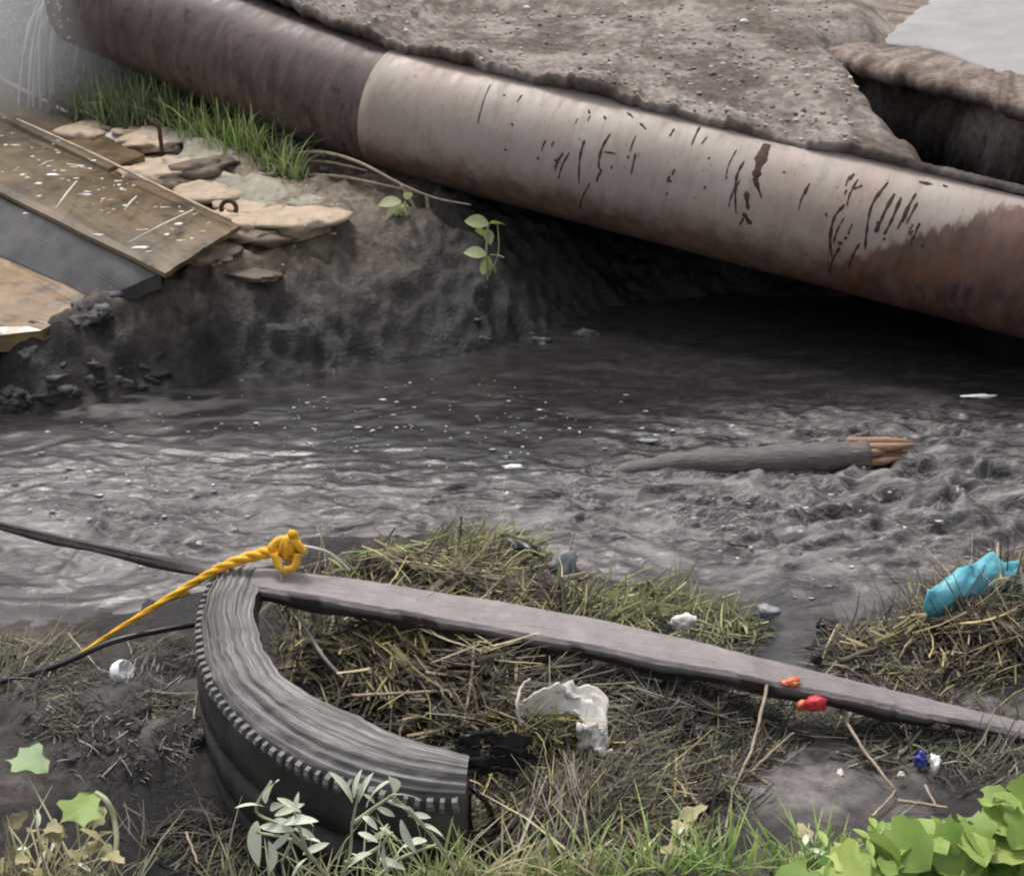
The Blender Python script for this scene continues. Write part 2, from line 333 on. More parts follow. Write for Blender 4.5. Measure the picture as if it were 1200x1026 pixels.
mid = np.exp(-(((PXw-620)/330)**2+((PYw-500)/52)**2))+sm(445, 415, PYw); fo = np.clip(fo*(.35+.75*np.maximum(near, np.minimum(turb, 1)))+.22*np.maximum(near, left), 0, 1)*(1-.75*np.clip(mid, 0, 1)); fo = np.clip(fo+.7*np.exp(-(((PXw-120)/150)**2+((PYw-474)/20)**2))*sm(-.3, .5, fn+.5*vnoise(X*14, Y*20, 77))+.45*np.exp(-(((PXw-1060)/190)**2+((PYw-590)/80)**2))*sm(-.2, .6, fbm(wxn*7, wyn*16, 4, 78)), 0, 1); fo = fo[..., None]
wcol = np.array((.017, .0155, .016))*(1-fo)+np.array((.165, .152, .150))*fo
water = link('water', mesh('water', np.stack([X, Y, zw], -1).reshape(-1, 3), gridF(len(wy), len(wxx)), M_water, cols=wcol.reshape(-1, 3), uv=np.stack([np.clip(.08+.75*turb, .1, .8), turb], -1).reshape(-1, 2)))
props(water, 'black oily stream water with grey foam swirls', None, None, 'structure')

# ------------------------------------------------------------------ pipe
PR = .25
def axis_pt(px, py, zc):
    d = ray(px, py); return np.array((0, 0, H))+d*zc
A0 = axis_pt(105, -8, 6.0); A1 = axis_pt(430, 122, 5.36); A2 = axis_pt(1200, 308, 4.44)
A3 = A2+(A2-A1)*1.2
def frame_of(a, b):
    t = (b-a)/np.linalg.norm(b-a); s = np.cross(t, (0, 0, 1)); s /= np.linalg.norm(s); u = np.cross(s, t); return t, s, u
def pipe_tube(path, r, n=72, seg=.03, amp=.0015, seed=1):
    rows = []; uv = []; dist = 0
    for i in range(len(path)-1):
        a, b = path[i], path[i+1]; L = np.linalg.norm(b-a); k = max(2, int(L/seg)); t, s, u = frame_of(a, b)
        for j in range(k+(1 if i == len(path)-2 else 0)):
            q = j/k; c = a+(b-a)*q; an = np.arange(n)/n*2*np.pi
            rr = r+amp*fbm(np.cos(an)*2+dist+q*L, np.sin(an)*2+dist+q*L*3, 3, seed)
            rows.append(c[None]+rr[:, None]*(np.cos(an)[:, None]*u[None]+np.sin(an)[:, None]*s[None]))
            uv.append(np.stack([np.full(n, dist+q*L), an], -1))
        dist += L
    return np.concatenate(rows), len(rows), np.concatenate(uv)
def pipe_axis_u(px):
    lo, hi = 0., 2.
    for _ in range(40):
        mid = (lo+hi)/2; p = A1+(A2-A1)*mid
        if proj(*p)[0] < px: lo = mid
        else: hi = mid
    return lo*np.linalg.norm(A2-A1)
def pipe_mat(name, kind):
    m, n, b = newmat(name); at = n.nodes.new('ShaderNodeAttribute'); at.attribute_name = 'suv'
    sx = n.nodes.new('ShaderNodeSeparateXYZ'); n.links.new(at.outputs['Vector'], sx.inputs[0])
    v = coords(n); mp = n.nodes.new('ShaderNodeMapping'); n.links.new(at.outputs['Vector'], mp.inputs[0]); mp.inputs['Scale'].default_value = (22, 1.6, 1)
    streak = noi(n, mp.outputs[0], 1.0, 6, .65)
    if kind == 'bare':
        c = ramp(n, noi(n, v, 5, 6), .3, .7, (.040, .024, .022), (.105, .072, .068))
        c = mixc(n, ramp(n, streak, .42, .68), c, (.15, .105, .095))
        c = mixc(n, ramp(n, noi(n, v, 16, 6), .58, .72), c, (.024, .015, .014))
    else:
        c = ramp(n, noi(n, v, 3.2, 6), .3, .7, (.335, .275, .238), (.435, .372, .328))
        c = mixc(n, ramp(n, noi(n, v, 2.3, 3), .50, .72), c, (.38, .265, .205))
        c = mixc(n, ramp(n, streak, .50, .74, (0,)*3, (.75,)*3), c, (.27, .21, .165))
        c = mixc(n, ramp(n, noi(n, v, 45, 5), .64, .72, (0,)*3, (.8,)*3), c, (.13, .075, .055))
        # rusted run towards the near end: worn edge crosses the pipe on a slant
        add = N(n, 'ShaderNodeMath', operation='MULTIPLY_ADD'); n.links.new(streak, add.inputs[0]); add.inputs[1].default_value = .34; n.links.new(sx.outputs[0], add.inputs[2])
        ad2 = N(n, 'ShaderNodeMath', operation='MULTIPLY_ADD'); n.links.new(sx.outputs[1], ad2.inputs[0]); ad2.inputs[1].default_value = RK; n.links.new(add.outputs[0], ad2.inputs[2])
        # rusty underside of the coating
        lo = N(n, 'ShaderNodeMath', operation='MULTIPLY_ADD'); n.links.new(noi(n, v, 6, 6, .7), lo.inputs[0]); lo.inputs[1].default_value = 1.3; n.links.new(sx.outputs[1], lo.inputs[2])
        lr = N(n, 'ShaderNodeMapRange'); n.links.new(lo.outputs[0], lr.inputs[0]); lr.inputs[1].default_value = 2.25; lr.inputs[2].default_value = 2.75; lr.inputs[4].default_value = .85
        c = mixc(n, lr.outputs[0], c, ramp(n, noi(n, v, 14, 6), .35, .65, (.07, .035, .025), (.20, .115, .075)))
        mr = N(n, 'ShaderNodeMapRange'); n.links.new(ad2.outputs[0], mr.inputs[0]); mr.inputs[1].default_value = RU; mr.inputs[2].default_value = RU+.05
        rc = ramp(n, noi(n, v, 7, 6), .3, .7, (.050, .022, .019), (.17, .085, .065))
        rc = mixc(n, ramp(n, streak, .45, .7, (0,)*3, (.6,)*3), rc, (.21, .145, .125))
        rc = mixc(n, ramp(n, noi(n, v, 4, 4), .52, .68, (0,)*3, (.8,)*3), rc, (.20, .080, .022))
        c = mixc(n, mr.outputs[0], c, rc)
    n.links.new(c, b.inputs['Base Color']); b.inputs['Roughness'].default_value = .55
    n.links.new(ramp(n, streak, .3, .7, (.42,)*3, (.75,)*3), b.inputs['Roughness'])
    bump(n, b, noi(n, v, 30, 8), .35, .004); return m
RK = .36; _p = pipe_axis_u(1062); RU = _p+RK*1.0+.17
pipe = thing('drainage_pipe', (A1+A2)/2-np.array((0, 0, PR)), 'big rusty drainage pipe with pale coated middle, lying along the earth bank', 'pipe')
_da = (A0-A1)/np.linalg.norm(A0-A1); _db = (A2-A1)/np.linalg.norm(A2-A1)
bendp = [ (1-q)**2*(A1+_da*.5)+2*q*(1-q)*A1+q*q*(A1+_db*.5) for q in np.linspace(0, 1, 22)]
cl = [A0+( bendp[0]-A0)*q for q in np.linspace(0, 1, 50)[:-1]]+bendp+[bendp[-1]+(A3-bendp[-1])*q for q in np.linspace(0, 1, 150)[1:]]
def pipe_rows(cl, r, n=80, seed=1):
    rows = []; uv = []; dist = 0; an = np.arange(n)/n*2*np.pi
    for i, c in enumerate(cl):
        t, s_, u = frame_of(cl[max(i-1, 0)], cl[min(i+1, len(cl)-1)]); dist += np.linalg.norm(c-cl[i-1]) if i else 0
        rr = r+.0016*fbm(np.cos(an)*2+dist, np.sin(an)*2+dist*3, 3, seed); rows.append(c[None]+rr[:, None]*(np.cos(an)[:, None]*u[None]+np.sin(an)[:, None]*s_[None])); uv.append(np.stack([np.full(n, dist), an], -1))
    return rows, uv
JI = 49+13
rows, uv = pipe_rows(cl, PR, seed=3); uvj = uv[JI][0, 0]
part('bare_section', np.concatenate(rows[:JI+1]), gridF(JI+1, 80, True), pipe_mat('bare_pipe', 'bare'), pipe, uv=np.concatenate(uv[:JI+1]))
rows2, uv2 = pipe_rows(cl, PR+.0035, seed=3); first_ = rows2[JI].copy()
first_ = rows[JI]; rows2 = [first_]+rows2[JI:]; uv2 = [uv[JI]]+uv2[JI:]
uvc = np.concatenate(uv2); uvc[:, 0] -= uvj
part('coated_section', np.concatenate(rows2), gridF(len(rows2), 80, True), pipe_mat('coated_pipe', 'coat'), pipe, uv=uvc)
t0, s0, u0 = frame_of(A0, A1)
V, k, uv = pipe_tube([A0-t0*.004, A0+t0*1.2], PR-.02, seed=3)
part('inner_wall', V, gridF(k, 72, True)[:, ::-1], M_rust, pipe)
an = np.arange(72)/72*2*np.pi; cs = np.cos(an)[:, None]*u0+np.sin(an)[:, None]*s0
part('rim', np.concatenate([A0-t0*.006+cs*(PR+.002), A0-t0*.006+cs*(PR-.022), A0+t0*.03+cs*(PR+.002)]), np.concatenate([gridF(2, 72, True), gridF(2, 72, True)*0+np.stack([np.arange(72), np.roll(np.arange(72), -1), 144+np.roll(np.arange(72), -1), 144+np.arange(72)], -1)]), M_rust, pipe)
T, SS, UU = frame_of(A1, A2)
def pipe_hit(px, py):
    d = ray(px, py); o = np.array((0, 0, H))-A1; dp = d-T*np.dot(d, T); op = o-T*np.dot(o, T)
    a = dp@dp; bb = 2*dp@op; c = op@op-PR*PR; D = bb*bb-4*a*c
    tt = (-bb-math.sqrt(max(D, 0)))/(2*a); p = np.array((0, 0, H))+d*tt
    nrm = p-A1; nrm = nrm-T*np.dot(nrm, T); return p, nrm/np.linalg.norm(nrm)
DR = [ # sightings down each tar run, half width in metres at start and end
 ([(685,165),(680,185),(679,215)],.006,.003),([(660,180),(653,190),(651,200)],.006,.004),([(715,158),(705,175),(702,195),(706,200)],.006,.003),([(708,178),(722,180)],.004,.003),
 ([(612,112),(606,120)],.004,.003),([(592,112),(590,113)],.005,.004),([(575,100),(565,125),(560,145)],.003,.002),([(745,180),(740,205)],.005,.003),([(690,130),(691,134)],.006,.006),([(708,137),(710,141)],.007,.006),
 ([(735,133),(742,139)],.006,.007),([(750,145),(757,152)],.005,.004),([(790,152),(785,160)],.005,.004),([(820,150),(810,172)],.006,.003),([(828,162),(822,170)],.004,.003),
 ([(898,172),(888,200),(885,212)],.026,.010),([(872,190),(864,205),(862,225),(863,250)],.006,.004),([(884,208),(893,232)],.010,.004),([(875,225),(877,245)],.011,.008),([(872,250),(880,262)],.009,.010),([(868,262),(872,255)],.006,.004),
 ([(832,185),(830,187)],.005,.004),([(918,202),(920,203)],.006,.005),([(990,240),(978,255),(973,280),(975,300)],.008,.004),([(985,283),(984,286)],.010,.008),([(968,250),(969,254)],.006,.004),([(1010,218),(1000,222)],.005,.003),
 ([(1040,215),(1022,240),(1016,270),(1014,292)],.006,.004),([(1048,228),(1036,250),(1028,272)],.007,.004),([(1056,232),(1045,258),(1036,275)],.006,.004),([(1066,240),(1052,268)],.007,.004),([(1075,238),(1062,262)],.005,.003),([(1030,260),(1026,272)],.008,.006),
 ([(1000,205),(995,212)],.007,.004),([(1078,214),(1092,217)],.010,.006),([(1105,218),(1110,220)],.006,.005),([(650,186),(655,192)],.004,.003),([(600,145),(601,147)],.004,.004),([(592,175),(594,176)],.005,.004),([(630,185),(632,186)],.005,.004),([(785,212),(787,213)],.005,.004),([(745,160),(738,178)],.004,.003)]
for _ in range(34):
    x_ = random.choice((random.uniform(640, 1080), random.gauss(1030, 40))); y_ = 122+(x_-430)*.2416+random.uniform(-58, 35); l_ = random.choice((3, 6, 12, 30)); DR.append(([(x_, y_), (x_-l_*.28, y_+l_*.5), (x_-l_*.42, y_+l_)], random.uniform(.003, .006), random.uniform(.002, .004)))
for i, (pp, w0, w1) in enumerate(DR):
    hp = [pipe_hit(*q) for q in pp]; P = smoothpath([h[0] for h in hp], 5); Q = len(P); V = []; F = []
    for j, p in enumerate(P):
        nn = p-A1; nn = nn-T*np.dot(nn, T); nn = nn/np.linalg.norm(nn); base_ = A1+T*np.dot(p-A1, T)+nn*(PR+.004)
        t_ = P[min(j+1, Q-1)]-P[max(j-1, 0)]; t_ /= np.linalg.norm(t_)+1e-9; sd_ = np.cross(t_, nn)
        w = (w0+(w1-w0)*j/(Q-1))*(1+.35*math.sin(j*1.9+i)) * (.45 if j in (0, Q-1) else 1)
        if j == 0: base_ = base_-t_*w*.6
        if j == Q-1: base_ = base_+t_*w*.6
        for e, hgt in ((-1, -.001), (-.55, .0012), (.55, .0012), (1, -.001)): V.append(base_+sd_*w*e+nn*hgt)
    F = [(j*4+c, j*4+c+1, j*4+c+5, j*4+c+4) for j in range(Q-1) for c in range(3)]
    part('tar_drip', V, F, M_tar, pipe)

# ------------------------------------------------------------------ upper earth bank (its lip rests on the pipe) with the hollow beside the pipe
LIP = [(-700,-420),(-200,-200),(105,-95),(250,-40),(335,2),(390,26),(440,47),(480,60),(530,68),(575,80),(620,95),(655,96),(690,99),(730,116),(760,129),(800,136),(840,146),(870,153),(895,166),(920,174),(960,175),(1000,172),(1060,188),(1120,203),(1200,222),(1400,275),(1800,380)]
lx = np.array([p[0] for p in LIP], float); ly = np.array([p[1] for p in LIP], float)
ss = np.concatenate([np.linspace(-700, 60, 60), np.arange(70, 1260, 3.2), np.linspace(1270, 1800, 50)])
def axis_at_px(px):
    best = []
    for q in px:
        if q < 430: k = (q-105)/(430-105); p = A0+(A1-A0)*k
        else:
            lo, hi = 0.0, 2.2
            for _ in range(30):
                mid = (lo+hi)/2; p = A1+(A2-A1)*mid
                if proj(*p)[0] < q: lo = mid
                else: hi = mid
        best.append(p)
    return np.array(best)
AX = axis_at_px(ss)
jag = 6*vnoise(ss*.02, ss*0, 81)+6*vnoise(ss*.05, ss*0, 82)+4*vnoise(ss*.14, ss*0, 83)
LP = np.array([WD(q, np.interp(q, lx, ly)+j*(1 if q < 960 else .4), a[1]-.05) for q, a, j in zip(ss, AX, jag)]); LP[:, 2] += .016*sm(1010, 950, ss)+.008; LP[:, 1] -= .02*sm(1010, 950, ss)
tback = np.concatenate([np.arange(0, .35, .014), np.arange(.35, 1.6, .024), np.arange(1.6, 5, .12), [5.5, 7, 10, 16, 30, 70]])
bd = np.array((.10, 1.0)); rows = []
for dz, dyb in ((-1.2, .55), (-.45, .45), (-.2, .3), (-.09, .14), (-.045, .03), (-.02, -.004)):
    q = LP.copy(); q[:, 2] += dz; q[:, 0] += bd[0]*dyb; q[:, 1] += dyb; q[:, 1] += .05*fbm(ss*.02, ss*0+dz*20, 3, 90)*(dyb > .1); rows.append(q)
nsk = len(rows); HM = [np.zeros(len(ss))]*nsk
for tb in tback:
    q = LP.copy(); q[:, 0] += bd[0]*tb; q[:, 1] += bd[1]*tb
    plat = .80+.02*tb+.05*fbm(q[:, 0]*.7, q[:, 1]*.7, 2, 91)
    k = sm(0, .75, tb+.08*vnoise(q[:, 0]*3, q[:, 1]*3, 92)); q[:, 2] = q[:, 2]*(1-k)+np.maximum(plat, q[:, 2]*.9)*k + .004
    q[:, 2] += (.013*fbm(q[:, 0]*5, q[:, 1]*5, 4, 93)+.007*(1-np.abs(vnoise(q[:, 0]*15, q[:, 1]*15, 94)))+.004*fbm(q[:, 0]*45, q[:, 1]*45, 2, 95))*min(1, .35+tb*6)
    px, py = proj(q[:, 0], np.minimum(q[:, 1], 12), q[:, 2])
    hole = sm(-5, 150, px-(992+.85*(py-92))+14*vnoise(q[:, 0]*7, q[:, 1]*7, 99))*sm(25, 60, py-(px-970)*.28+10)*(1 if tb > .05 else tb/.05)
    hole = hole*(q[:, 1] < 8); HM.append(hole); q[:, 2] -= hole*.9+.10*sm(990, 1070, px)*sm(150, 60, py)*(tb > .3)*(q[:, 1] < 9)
    rows.append(q)
B = np.stack(rows); nB, mB = B.shape[:2]
bn = fbm(B[..., 0]*3, B[..., 1]*3, 4, 97); bn2 = fbm(B[..., 0]*14, B[..., 1]*14, 4, 98)
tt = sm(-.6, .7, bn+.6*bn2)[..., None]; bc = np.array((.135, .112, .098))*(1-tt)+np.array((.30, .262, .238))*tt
low = (1-sm(.42, .62, B[..., 2]))[..., None]; low = np.maximum(low, sm(.12, .4, np.stack(HM))[..., None]); low[:nsk-2] = 1; bc = bc*(1-low)+np.array((.012, .0105, .010))*low  # shade of the hollow and under the lip painted near black
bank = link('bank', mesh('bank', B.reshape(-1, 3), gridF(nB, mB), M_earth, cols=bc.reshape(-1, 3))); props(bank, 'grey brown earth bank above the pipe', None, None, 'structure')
from mathutils.bvhtree import BVHTree
bvh = BVHTree.FromPolygons([tuple(p) for p in B.reshape(-1, 3)], [tuple(map(int, f)) for f in gridF(nB, mB)])
def bank_z(x, y):
    h = bvh.ray_cast(Vector((x, y, 4)), Vector((0, 0, -1))); return h[0].z if h[0] and h[2] < 50000 and h[1].z > .3 else 0

# ledge of earth with the pale slab on it, over the hollow
def ledge(pix, zt, thick, mat, name, seed, rough=.02, cols=None, res=46, back=1.0):
    top = [W(px, py, zt-thick*back) for px, py in pix]; C0 = np.mean(top, 0); ring = smoothpath(top+[top[0]], res//len(pix)+3)[:-1]; n = len(ring); V = []; levels = [(.0, 1.), (.35, 1.), (.8, 1.), (.97, 1.)]
    def ringv(k, z, wob): return [np.array((C0[0]+(p[0]-C0[0])*k, C0[1]+(p[1]-C0[1])*k, z)) for p in ring]
    seq = [(.02, zt), (.3, zt), (.55, zt), (.78, zt), (.90, zt), (.965, zt-.012), (1.0, zt-thick*.35), (.995, zt-thick*.7), (.95, zt-thick), (.5, zt-thick), (.02, zt-thick)]
    for k, z in seq: V += ringv(k, z, 0)
    V = np.array(V); nn = fbm(V[:, 0]*9+V[:, 2]*7, V[:, 1]*9, 4, seed); V[:, 2] += rough*nn; r2 = V[:, :2]-C0[None, :2]; V[:, :2] += r2*(.05*fbm(V[:, 0]*6, V[:, 1]*6+V[:, 2]*9, 4, seed+3))[:, None]*(rough*30)
    return V, gridF(len(seq), n, True), n
V, F, n_ = ledge([(965,84),(1060,108),(1130,125),(1210,152),(1320,190),(1500,230),(1500,-10),(1250,-70),(1010,-10),(940,50)], .80, .10, None, 'ledge', 5, .013, res=300)
lb = fbm(V[:, 0]*10, V[:, 1]*10, 4, 12); lt = sm(-.5, .6, lb)[:, None]
props(link('earth_ledge', mesh('earth_ledge', V, F, M_earth, cols=np.array((.15, .115, .097))*(1-lt)+np.array((.30, .25, .215))*lt)), 'overhanging earth ledge above the dark hollow', None, None, 'structure')
V, F, n_ = ledge([(1022,46),(1060,50),(1110,58),(1160,78),(1215,88),(1300,120),(1500,160),(1450,-60),(1200,-90),(1085,0)], .816, .05, None, 'slab', 25, .0025, res=240, back=0.0)
solo('concrete_slab', V, F, M_concpale, 'pale grey concrete slab lying on the ledge above the dark hollow', 'concrete slab')

# pebbles in the bank
V = []; F = []; C = []
bV, bF = ICO1
for i in range(2600):
    px = random.uniform(350, 1010); py = random.uniform(-40, 170); cl = mnoise.noise(Vector((px*.012, py*.02, 3)))
    if cl < -.05 and random.random() < .75: continue
    p = W(px, py, .8); z = bank_z(p[0], p[1])
    if not (z > .62): continue
    s = random.choice((.003, .004, .005, .006, .008, .011)); k = np.array((s*random.uniform(.8, 1.5), s*random.uniform(.8, 1.3), s*random.uniform(.5, .9)))
    o = len(V); rot = Euler((0, 0, random.random()*6)).to_matrix()
    for v_ in bV: V.append(np.array(rot@Vector(v_*k*(1+.2*random.uniform(-1, 1))))+(p[0], p[1], z+s*.25))
    F += [tuple(a_+o for a_ in f) for f in bF]; g_ = random.choice((.10, .16, .22, .28, .36, .5)); C += [(g_*1.04, g_*.95, g_*.88)]*len(bV)
props(link('gravel', mesh('gravel', V, F, M_pebble, cols=C, smooth=False)), 'small gravel strewn over the earth bank', None, None, 'stuff')
STN = [(617,18,.018,1),(870,45,.02,1),(540,75,.014,0),(612,78,.013,1),(705,88,.012,0),(770,70,.010,1),(820,105,.013,0),(930,75,.012,1),(855,98,.010,1),(745,112,.012,1),(935,108,.011,0),(440,6,.012,0),(965,118,.012,1)]
sroot = None
for i, (px, py, s, w) in enumerate(STN):
    p = W(px, py, .8); z = bank_z(p[0], p[1]); p = np.array((p[0], p[1], z)); V, F = rock((s, s*.8, s*.6), i+3, 2)
    solo('stone', V+p+(0, 0, s*.3), F, M_foam if i < 2 else (M_stone if w else M_stone2), ('white pebble on the earth bank near the top edge of the photo' if i == 0 else 'white pebble on the earth bank beside the pale slab' if i == 1 else 'small pale stone pressed into the earth bank above the pipe'), 'stone', 'stones on the earth bank')

# ------------------------------------------------------------------ slabs and stones at the left
def slab(name, pix, thick, mat, label, cat, div=14, amp=.004, seed=1):
    P = [W(*p) for p in pix]; V = []
    for i in range(div+1):
        for j in range(div+1):
            a, b_ = i/div, j/div; q = (P[0]*(1-a)+P[1]*a)*(1-b_)+(P[3]*(1-a)+P[2]*a)*b_
            e = (1 if 0 < i < div else 0)*(1 if 0 < j < div else 0)
            w_ = .008*(1-e); q = q+np.array((w_*vnoise(q[0]*14, q[1]*14, seed), w_*vnoise(q[0]*14, q[1]*14, seed+1), 0))
            V.append(q+np.array((0, 0, amp*float(fbm(q[0]*5, q[1]*5, 3, seed)) - .006*(1-e))))
    n = div+1; Tn = len(V); V = V+[v_-np.array((0, 0, thick)) for v_ in V]
    F = [(i*n+j, (i+1)*n+j, (i+1)*n+j+1, i*n+j+1) for i in range(div) for j in range(div)]
    F += [tuple(Tn+k for k in reversed(f)) for f in F]
    rim = [i*n for i in range(n)]+[(n-1)*n+j for j in range(1, n)]+[i*n+n-1 for i in range(n-2, -1, -1)]+[j for j in range(n-2, 0, -1)]
    F += [(rim[k], rim[k]+Tn, rim[(k+1) % len(rim)]+Tn, rim[(k+1) % len(rim)]) for k in range(len(rim))]
    return solo(name, V, F, mat, label, cat, smooth=False)
slab('concrete_slab', [(-260,-30,.60),(170,180,.475),(128,196,.465),(-260,10,.585)], .03, M_conc, 'narrow upper tan concrete slab with pale worn edge beside the grass', 'concrete slab', seed=3)
slab('concrete_slab', [(-260,8,.545),(282,262,.43),(192,318,.40),(-260,95,.50)], .016, M_conc, 'broad wet tan concrete slab splashed with pale flecks', 'concrete slab', seed=7)
slab('concrete_slab', [(-260,100,.47),(188,317,.383),(112,352,.255),(-260,190,.30)], .05, M_concdark, 'dark wet concrete face below the broad tan slab', 'concrete slab', amp=.006, seed=11)
slab('concrete_slab', [(-260,180,.31),(112,345,.262),(50,385,.235),(-260,420,.23)], .06, M_concor, 'ochre stained concrete slab lowest at the muddy edge', 'concrete slab', amp=.008, seed=15)
# pale worn edge strip and flecks on the slabs
V, F = tube([W(-60, 62, .545), W(5, 94, .53), W(40, 112, .52), W(78, 131, .51)], [.012, .013, .011, .006], 8); solo('mortar_strip', V, F, M_white, 'pale mortar strip along the edge of the upper tan slab', 'mortar')
V, F = tube(smoothpath([W(20, 140, .535), W(100, 176, .50), W(180, 215, .475), W(270, 258, .445)], 4), .006, 6); solo('mortar_strip', V, F, M_stone, 'thin tan mortar line between broad slab and stones', 'mortar')
FL = [(68,165,10),(62,205,12),(45,215,9),(28,205,9),(20,170,8),(92,195,10),(110,188,7),(140,212,8),(195,243,10),(210,262,8),(165,290,12),(175,295,7),(115,275,9),(45,230,8),(100,228,8),(128,250,7),(212,282,6),(30,250,7)]
FL += [(px_, 130+.48*px_+random.uniform(4, 82-.12*px_), random.uniform(1.5, 6)) for px_ in [random.uniform(0, 250)**1.0 for _ in range(70)]]
V = []; F = []
for i, (px, py, s) in enumerate(FL):
    a, f = rock((s/300*random.uniform(.3, .8), s/300*random.uniform(.2, .5), .003), i+40, 2, .9); z = .40+.13*max(0, (260-px)/300)*.8
    o = len(V); c = W(px, py, .43+(282-px)*.00027-max(0, py-130-px*.45)*.00035+.010); V += [q+c for q in a]; F += [tuple(k+o for k in g_) for g_ in f]
solo('pale_flecks', V, F, M_white, kind='stuff', label='pale dried splashes and flecks on the tan slab')
for (a, b_), L_ in zip([((150,285),(226,246)),((65,245),(90,212)),((146,246),(160,230)),((45,195),(63,188)),((78,192),(102,198))], ['longest pale straw lying across the broad tan slab', 'pale straw upright on the broad tan slab', 'short pale straw on the middle of the tan slab', 'tiny pale straw on the left of the tan slab', 'tiny pale straw at the upper middle of the tan slab']):
    zf = lambda px, py: .43+(282-px)*.00027-max(0, py-130-px*.45)*.00035+.014
    V, F = tube([W(*a, zf(*a)), W((a[0]+b_[0])/2, (a[1]+b_[1])/2-1, zf(*b_)+.003), W(*b_, zf(*b_))], [.003, .004, .003], 5); solo('straw', V, F, M_white, L_, 'straw')
STL = [ # photo x, y, half width px, half depth px, height, turn, material, label
 (100,162,20,13,.05,.2,M_stone,'rough pale lump of mortar at the top of the stones'),(148,176,17,24,.045,-.9,M_stone,'long pale stone standing between the mortar lump and grass'),
 (178,170,26,15,.05,.3,M_stone,'rounded tan stone beside the iron hook'),(205,172,20,14,.04,.1,M_stone2,'grey green stone right of the iron hook'),(236,156,22,10,.035,.1,M_stone2,'small grey stone at the foot of the bright grass'),
 (265,187,42,17,.05,.05,M_stone2,'broad grey green flat stone below the grass'),(203,207,34,18,.06,.35,M_stone,'warm tan stone in the middle of the stones'),(240,203,24,17,.05,.2,M_stoneb,'brown stone between the tan and grey green stones'),
 (170,200,28,12,.03,.1,M_stone,'flat tan stone against the broad slab'),(308,228,42,15,.05,.15,M_stone2,'long grey stone right of the dark hollow ring'),(248,232,30,14,.035,-.2,M_stone,'low tan stone below the brown stone'),
 (272,270,40,17,.05,.35,M_stone,'big tan stone at the slab corner'),(228,297,34,13,.035,.45,M_stone,'flat tan stone wedge at the lowest slab corner'),(348,262,38,17,.055,.1,M_stone,'pale rounded stone farthest right of the stones'),(318,275,24,14,.04,.2,M_stoneb,'brown stone under the pale rounded stone'),
 (60,302,12,7,.02,.3,M_white,'small white stone on the dark concrete face'),(35,338,14,6,.02,.1,M_stoneb,'small brown stone on the ochre slab'),(88,345,14,7,.02,.2,M_stone,'small tan stone at the edge of the ochre slab'),(165,158,20,9,.03,.3,M_stone,'small tan stone behind the rounded tan stone'),(132,160,14,9,.03,-.4,M_white,'pale mortar chunk right of the rough pale lump'),(292,247,26,11,.035,.3,M_stone,'sandy stone between the long grey stone and the slab corner'),(370,240,22,9,.03,.1,M_stone2,'flat grey stone sinking into the dark mud at the far right of the stones'),(248,300,24,9,.03,.5,M_stone,'tan stone sliver along the end of the broad slab'),(295,322,24,7,.02,.1,M_stoneb,'dark flat stone in the mud below the tan stones')]
for i, (px, py, hw, hd, h_, rz, mt, lb_) in enumerate(STL):
    c = G(px, py+4); zc = np.linalg.norm(c-(0, 0, H)); s = zc/FPX
    V, F = rock((hw*s*1.3, hd*s*2.3, h_*.66), i+60, 3, .8, 1); q = Euler((random.uniform(-.15, .15), random.uniform(-.15, .15), -rz)).to_matrix()
    V = np.array([np.array(q@Vector(v_)) for v_ in V])+c+np.array((0, 0, h_*.2 + (.028 if i < 13 and i not in (4,5,9) else .01)))
    solo('stone', V, F, mt, lb_, 'stone', 'stones beside the tan slabs')
V = []; F = []; C = []
for i in range(420):
    px = random.gauss(225, 85); py = 205+(px-225)*.25+random.gauss(0, 34)
    if not (70 < px < 400 and 140 < py < 330) or (px < 250 and py > 135+.48*px and py < 222+.5*px): continue
    c = G(px, py); s = random.choice((.006, .008, .012, .018, .028)); a, f = rock((s*random.uniform(.8, 1.6), s, s*.6), i % 40+300, 2, .7); o = len(V); V += [q+c+(0, 0, s*.15+.012) for q in a]; F += [tuple(k+o for k in g_) for g_ in f]; g_ = random.choice((.14, .24, .34, .42)); C += [(g_*1.1, g_*.93, g_*.72)]*len(a)
props(link('rubble', mesh('rubble', V, F, M_pebble, cols=C)), 'crumbled tan mortar rubble between the stones', None, None, 'stuff')
c = W(190, 178, .50)
V, F = tube(smoothpath([c, c+(0, 0, .06), c+(-.002, 0, .10), c+(-.035, .0, .125)], 4), [.009]*13, 7); solo('iron_hook', V, F, M_rust, 'black bent iron hook sticking up among the stones', 'hook')
c = W(268, 244, .43); V, F = tube([c+np.array((.028*math.cos(a_), .01*math.sin(a_), .026*math.sin(a_))) for a_ in np.linspace(-.6, 3.6, 14)], .009, 6); solo('hollow_ring', V, F, M_rust, 'dark ring added as the black hole between the grey and tan stones', 'ring')  # dark ring added in place of a black hole between the stones

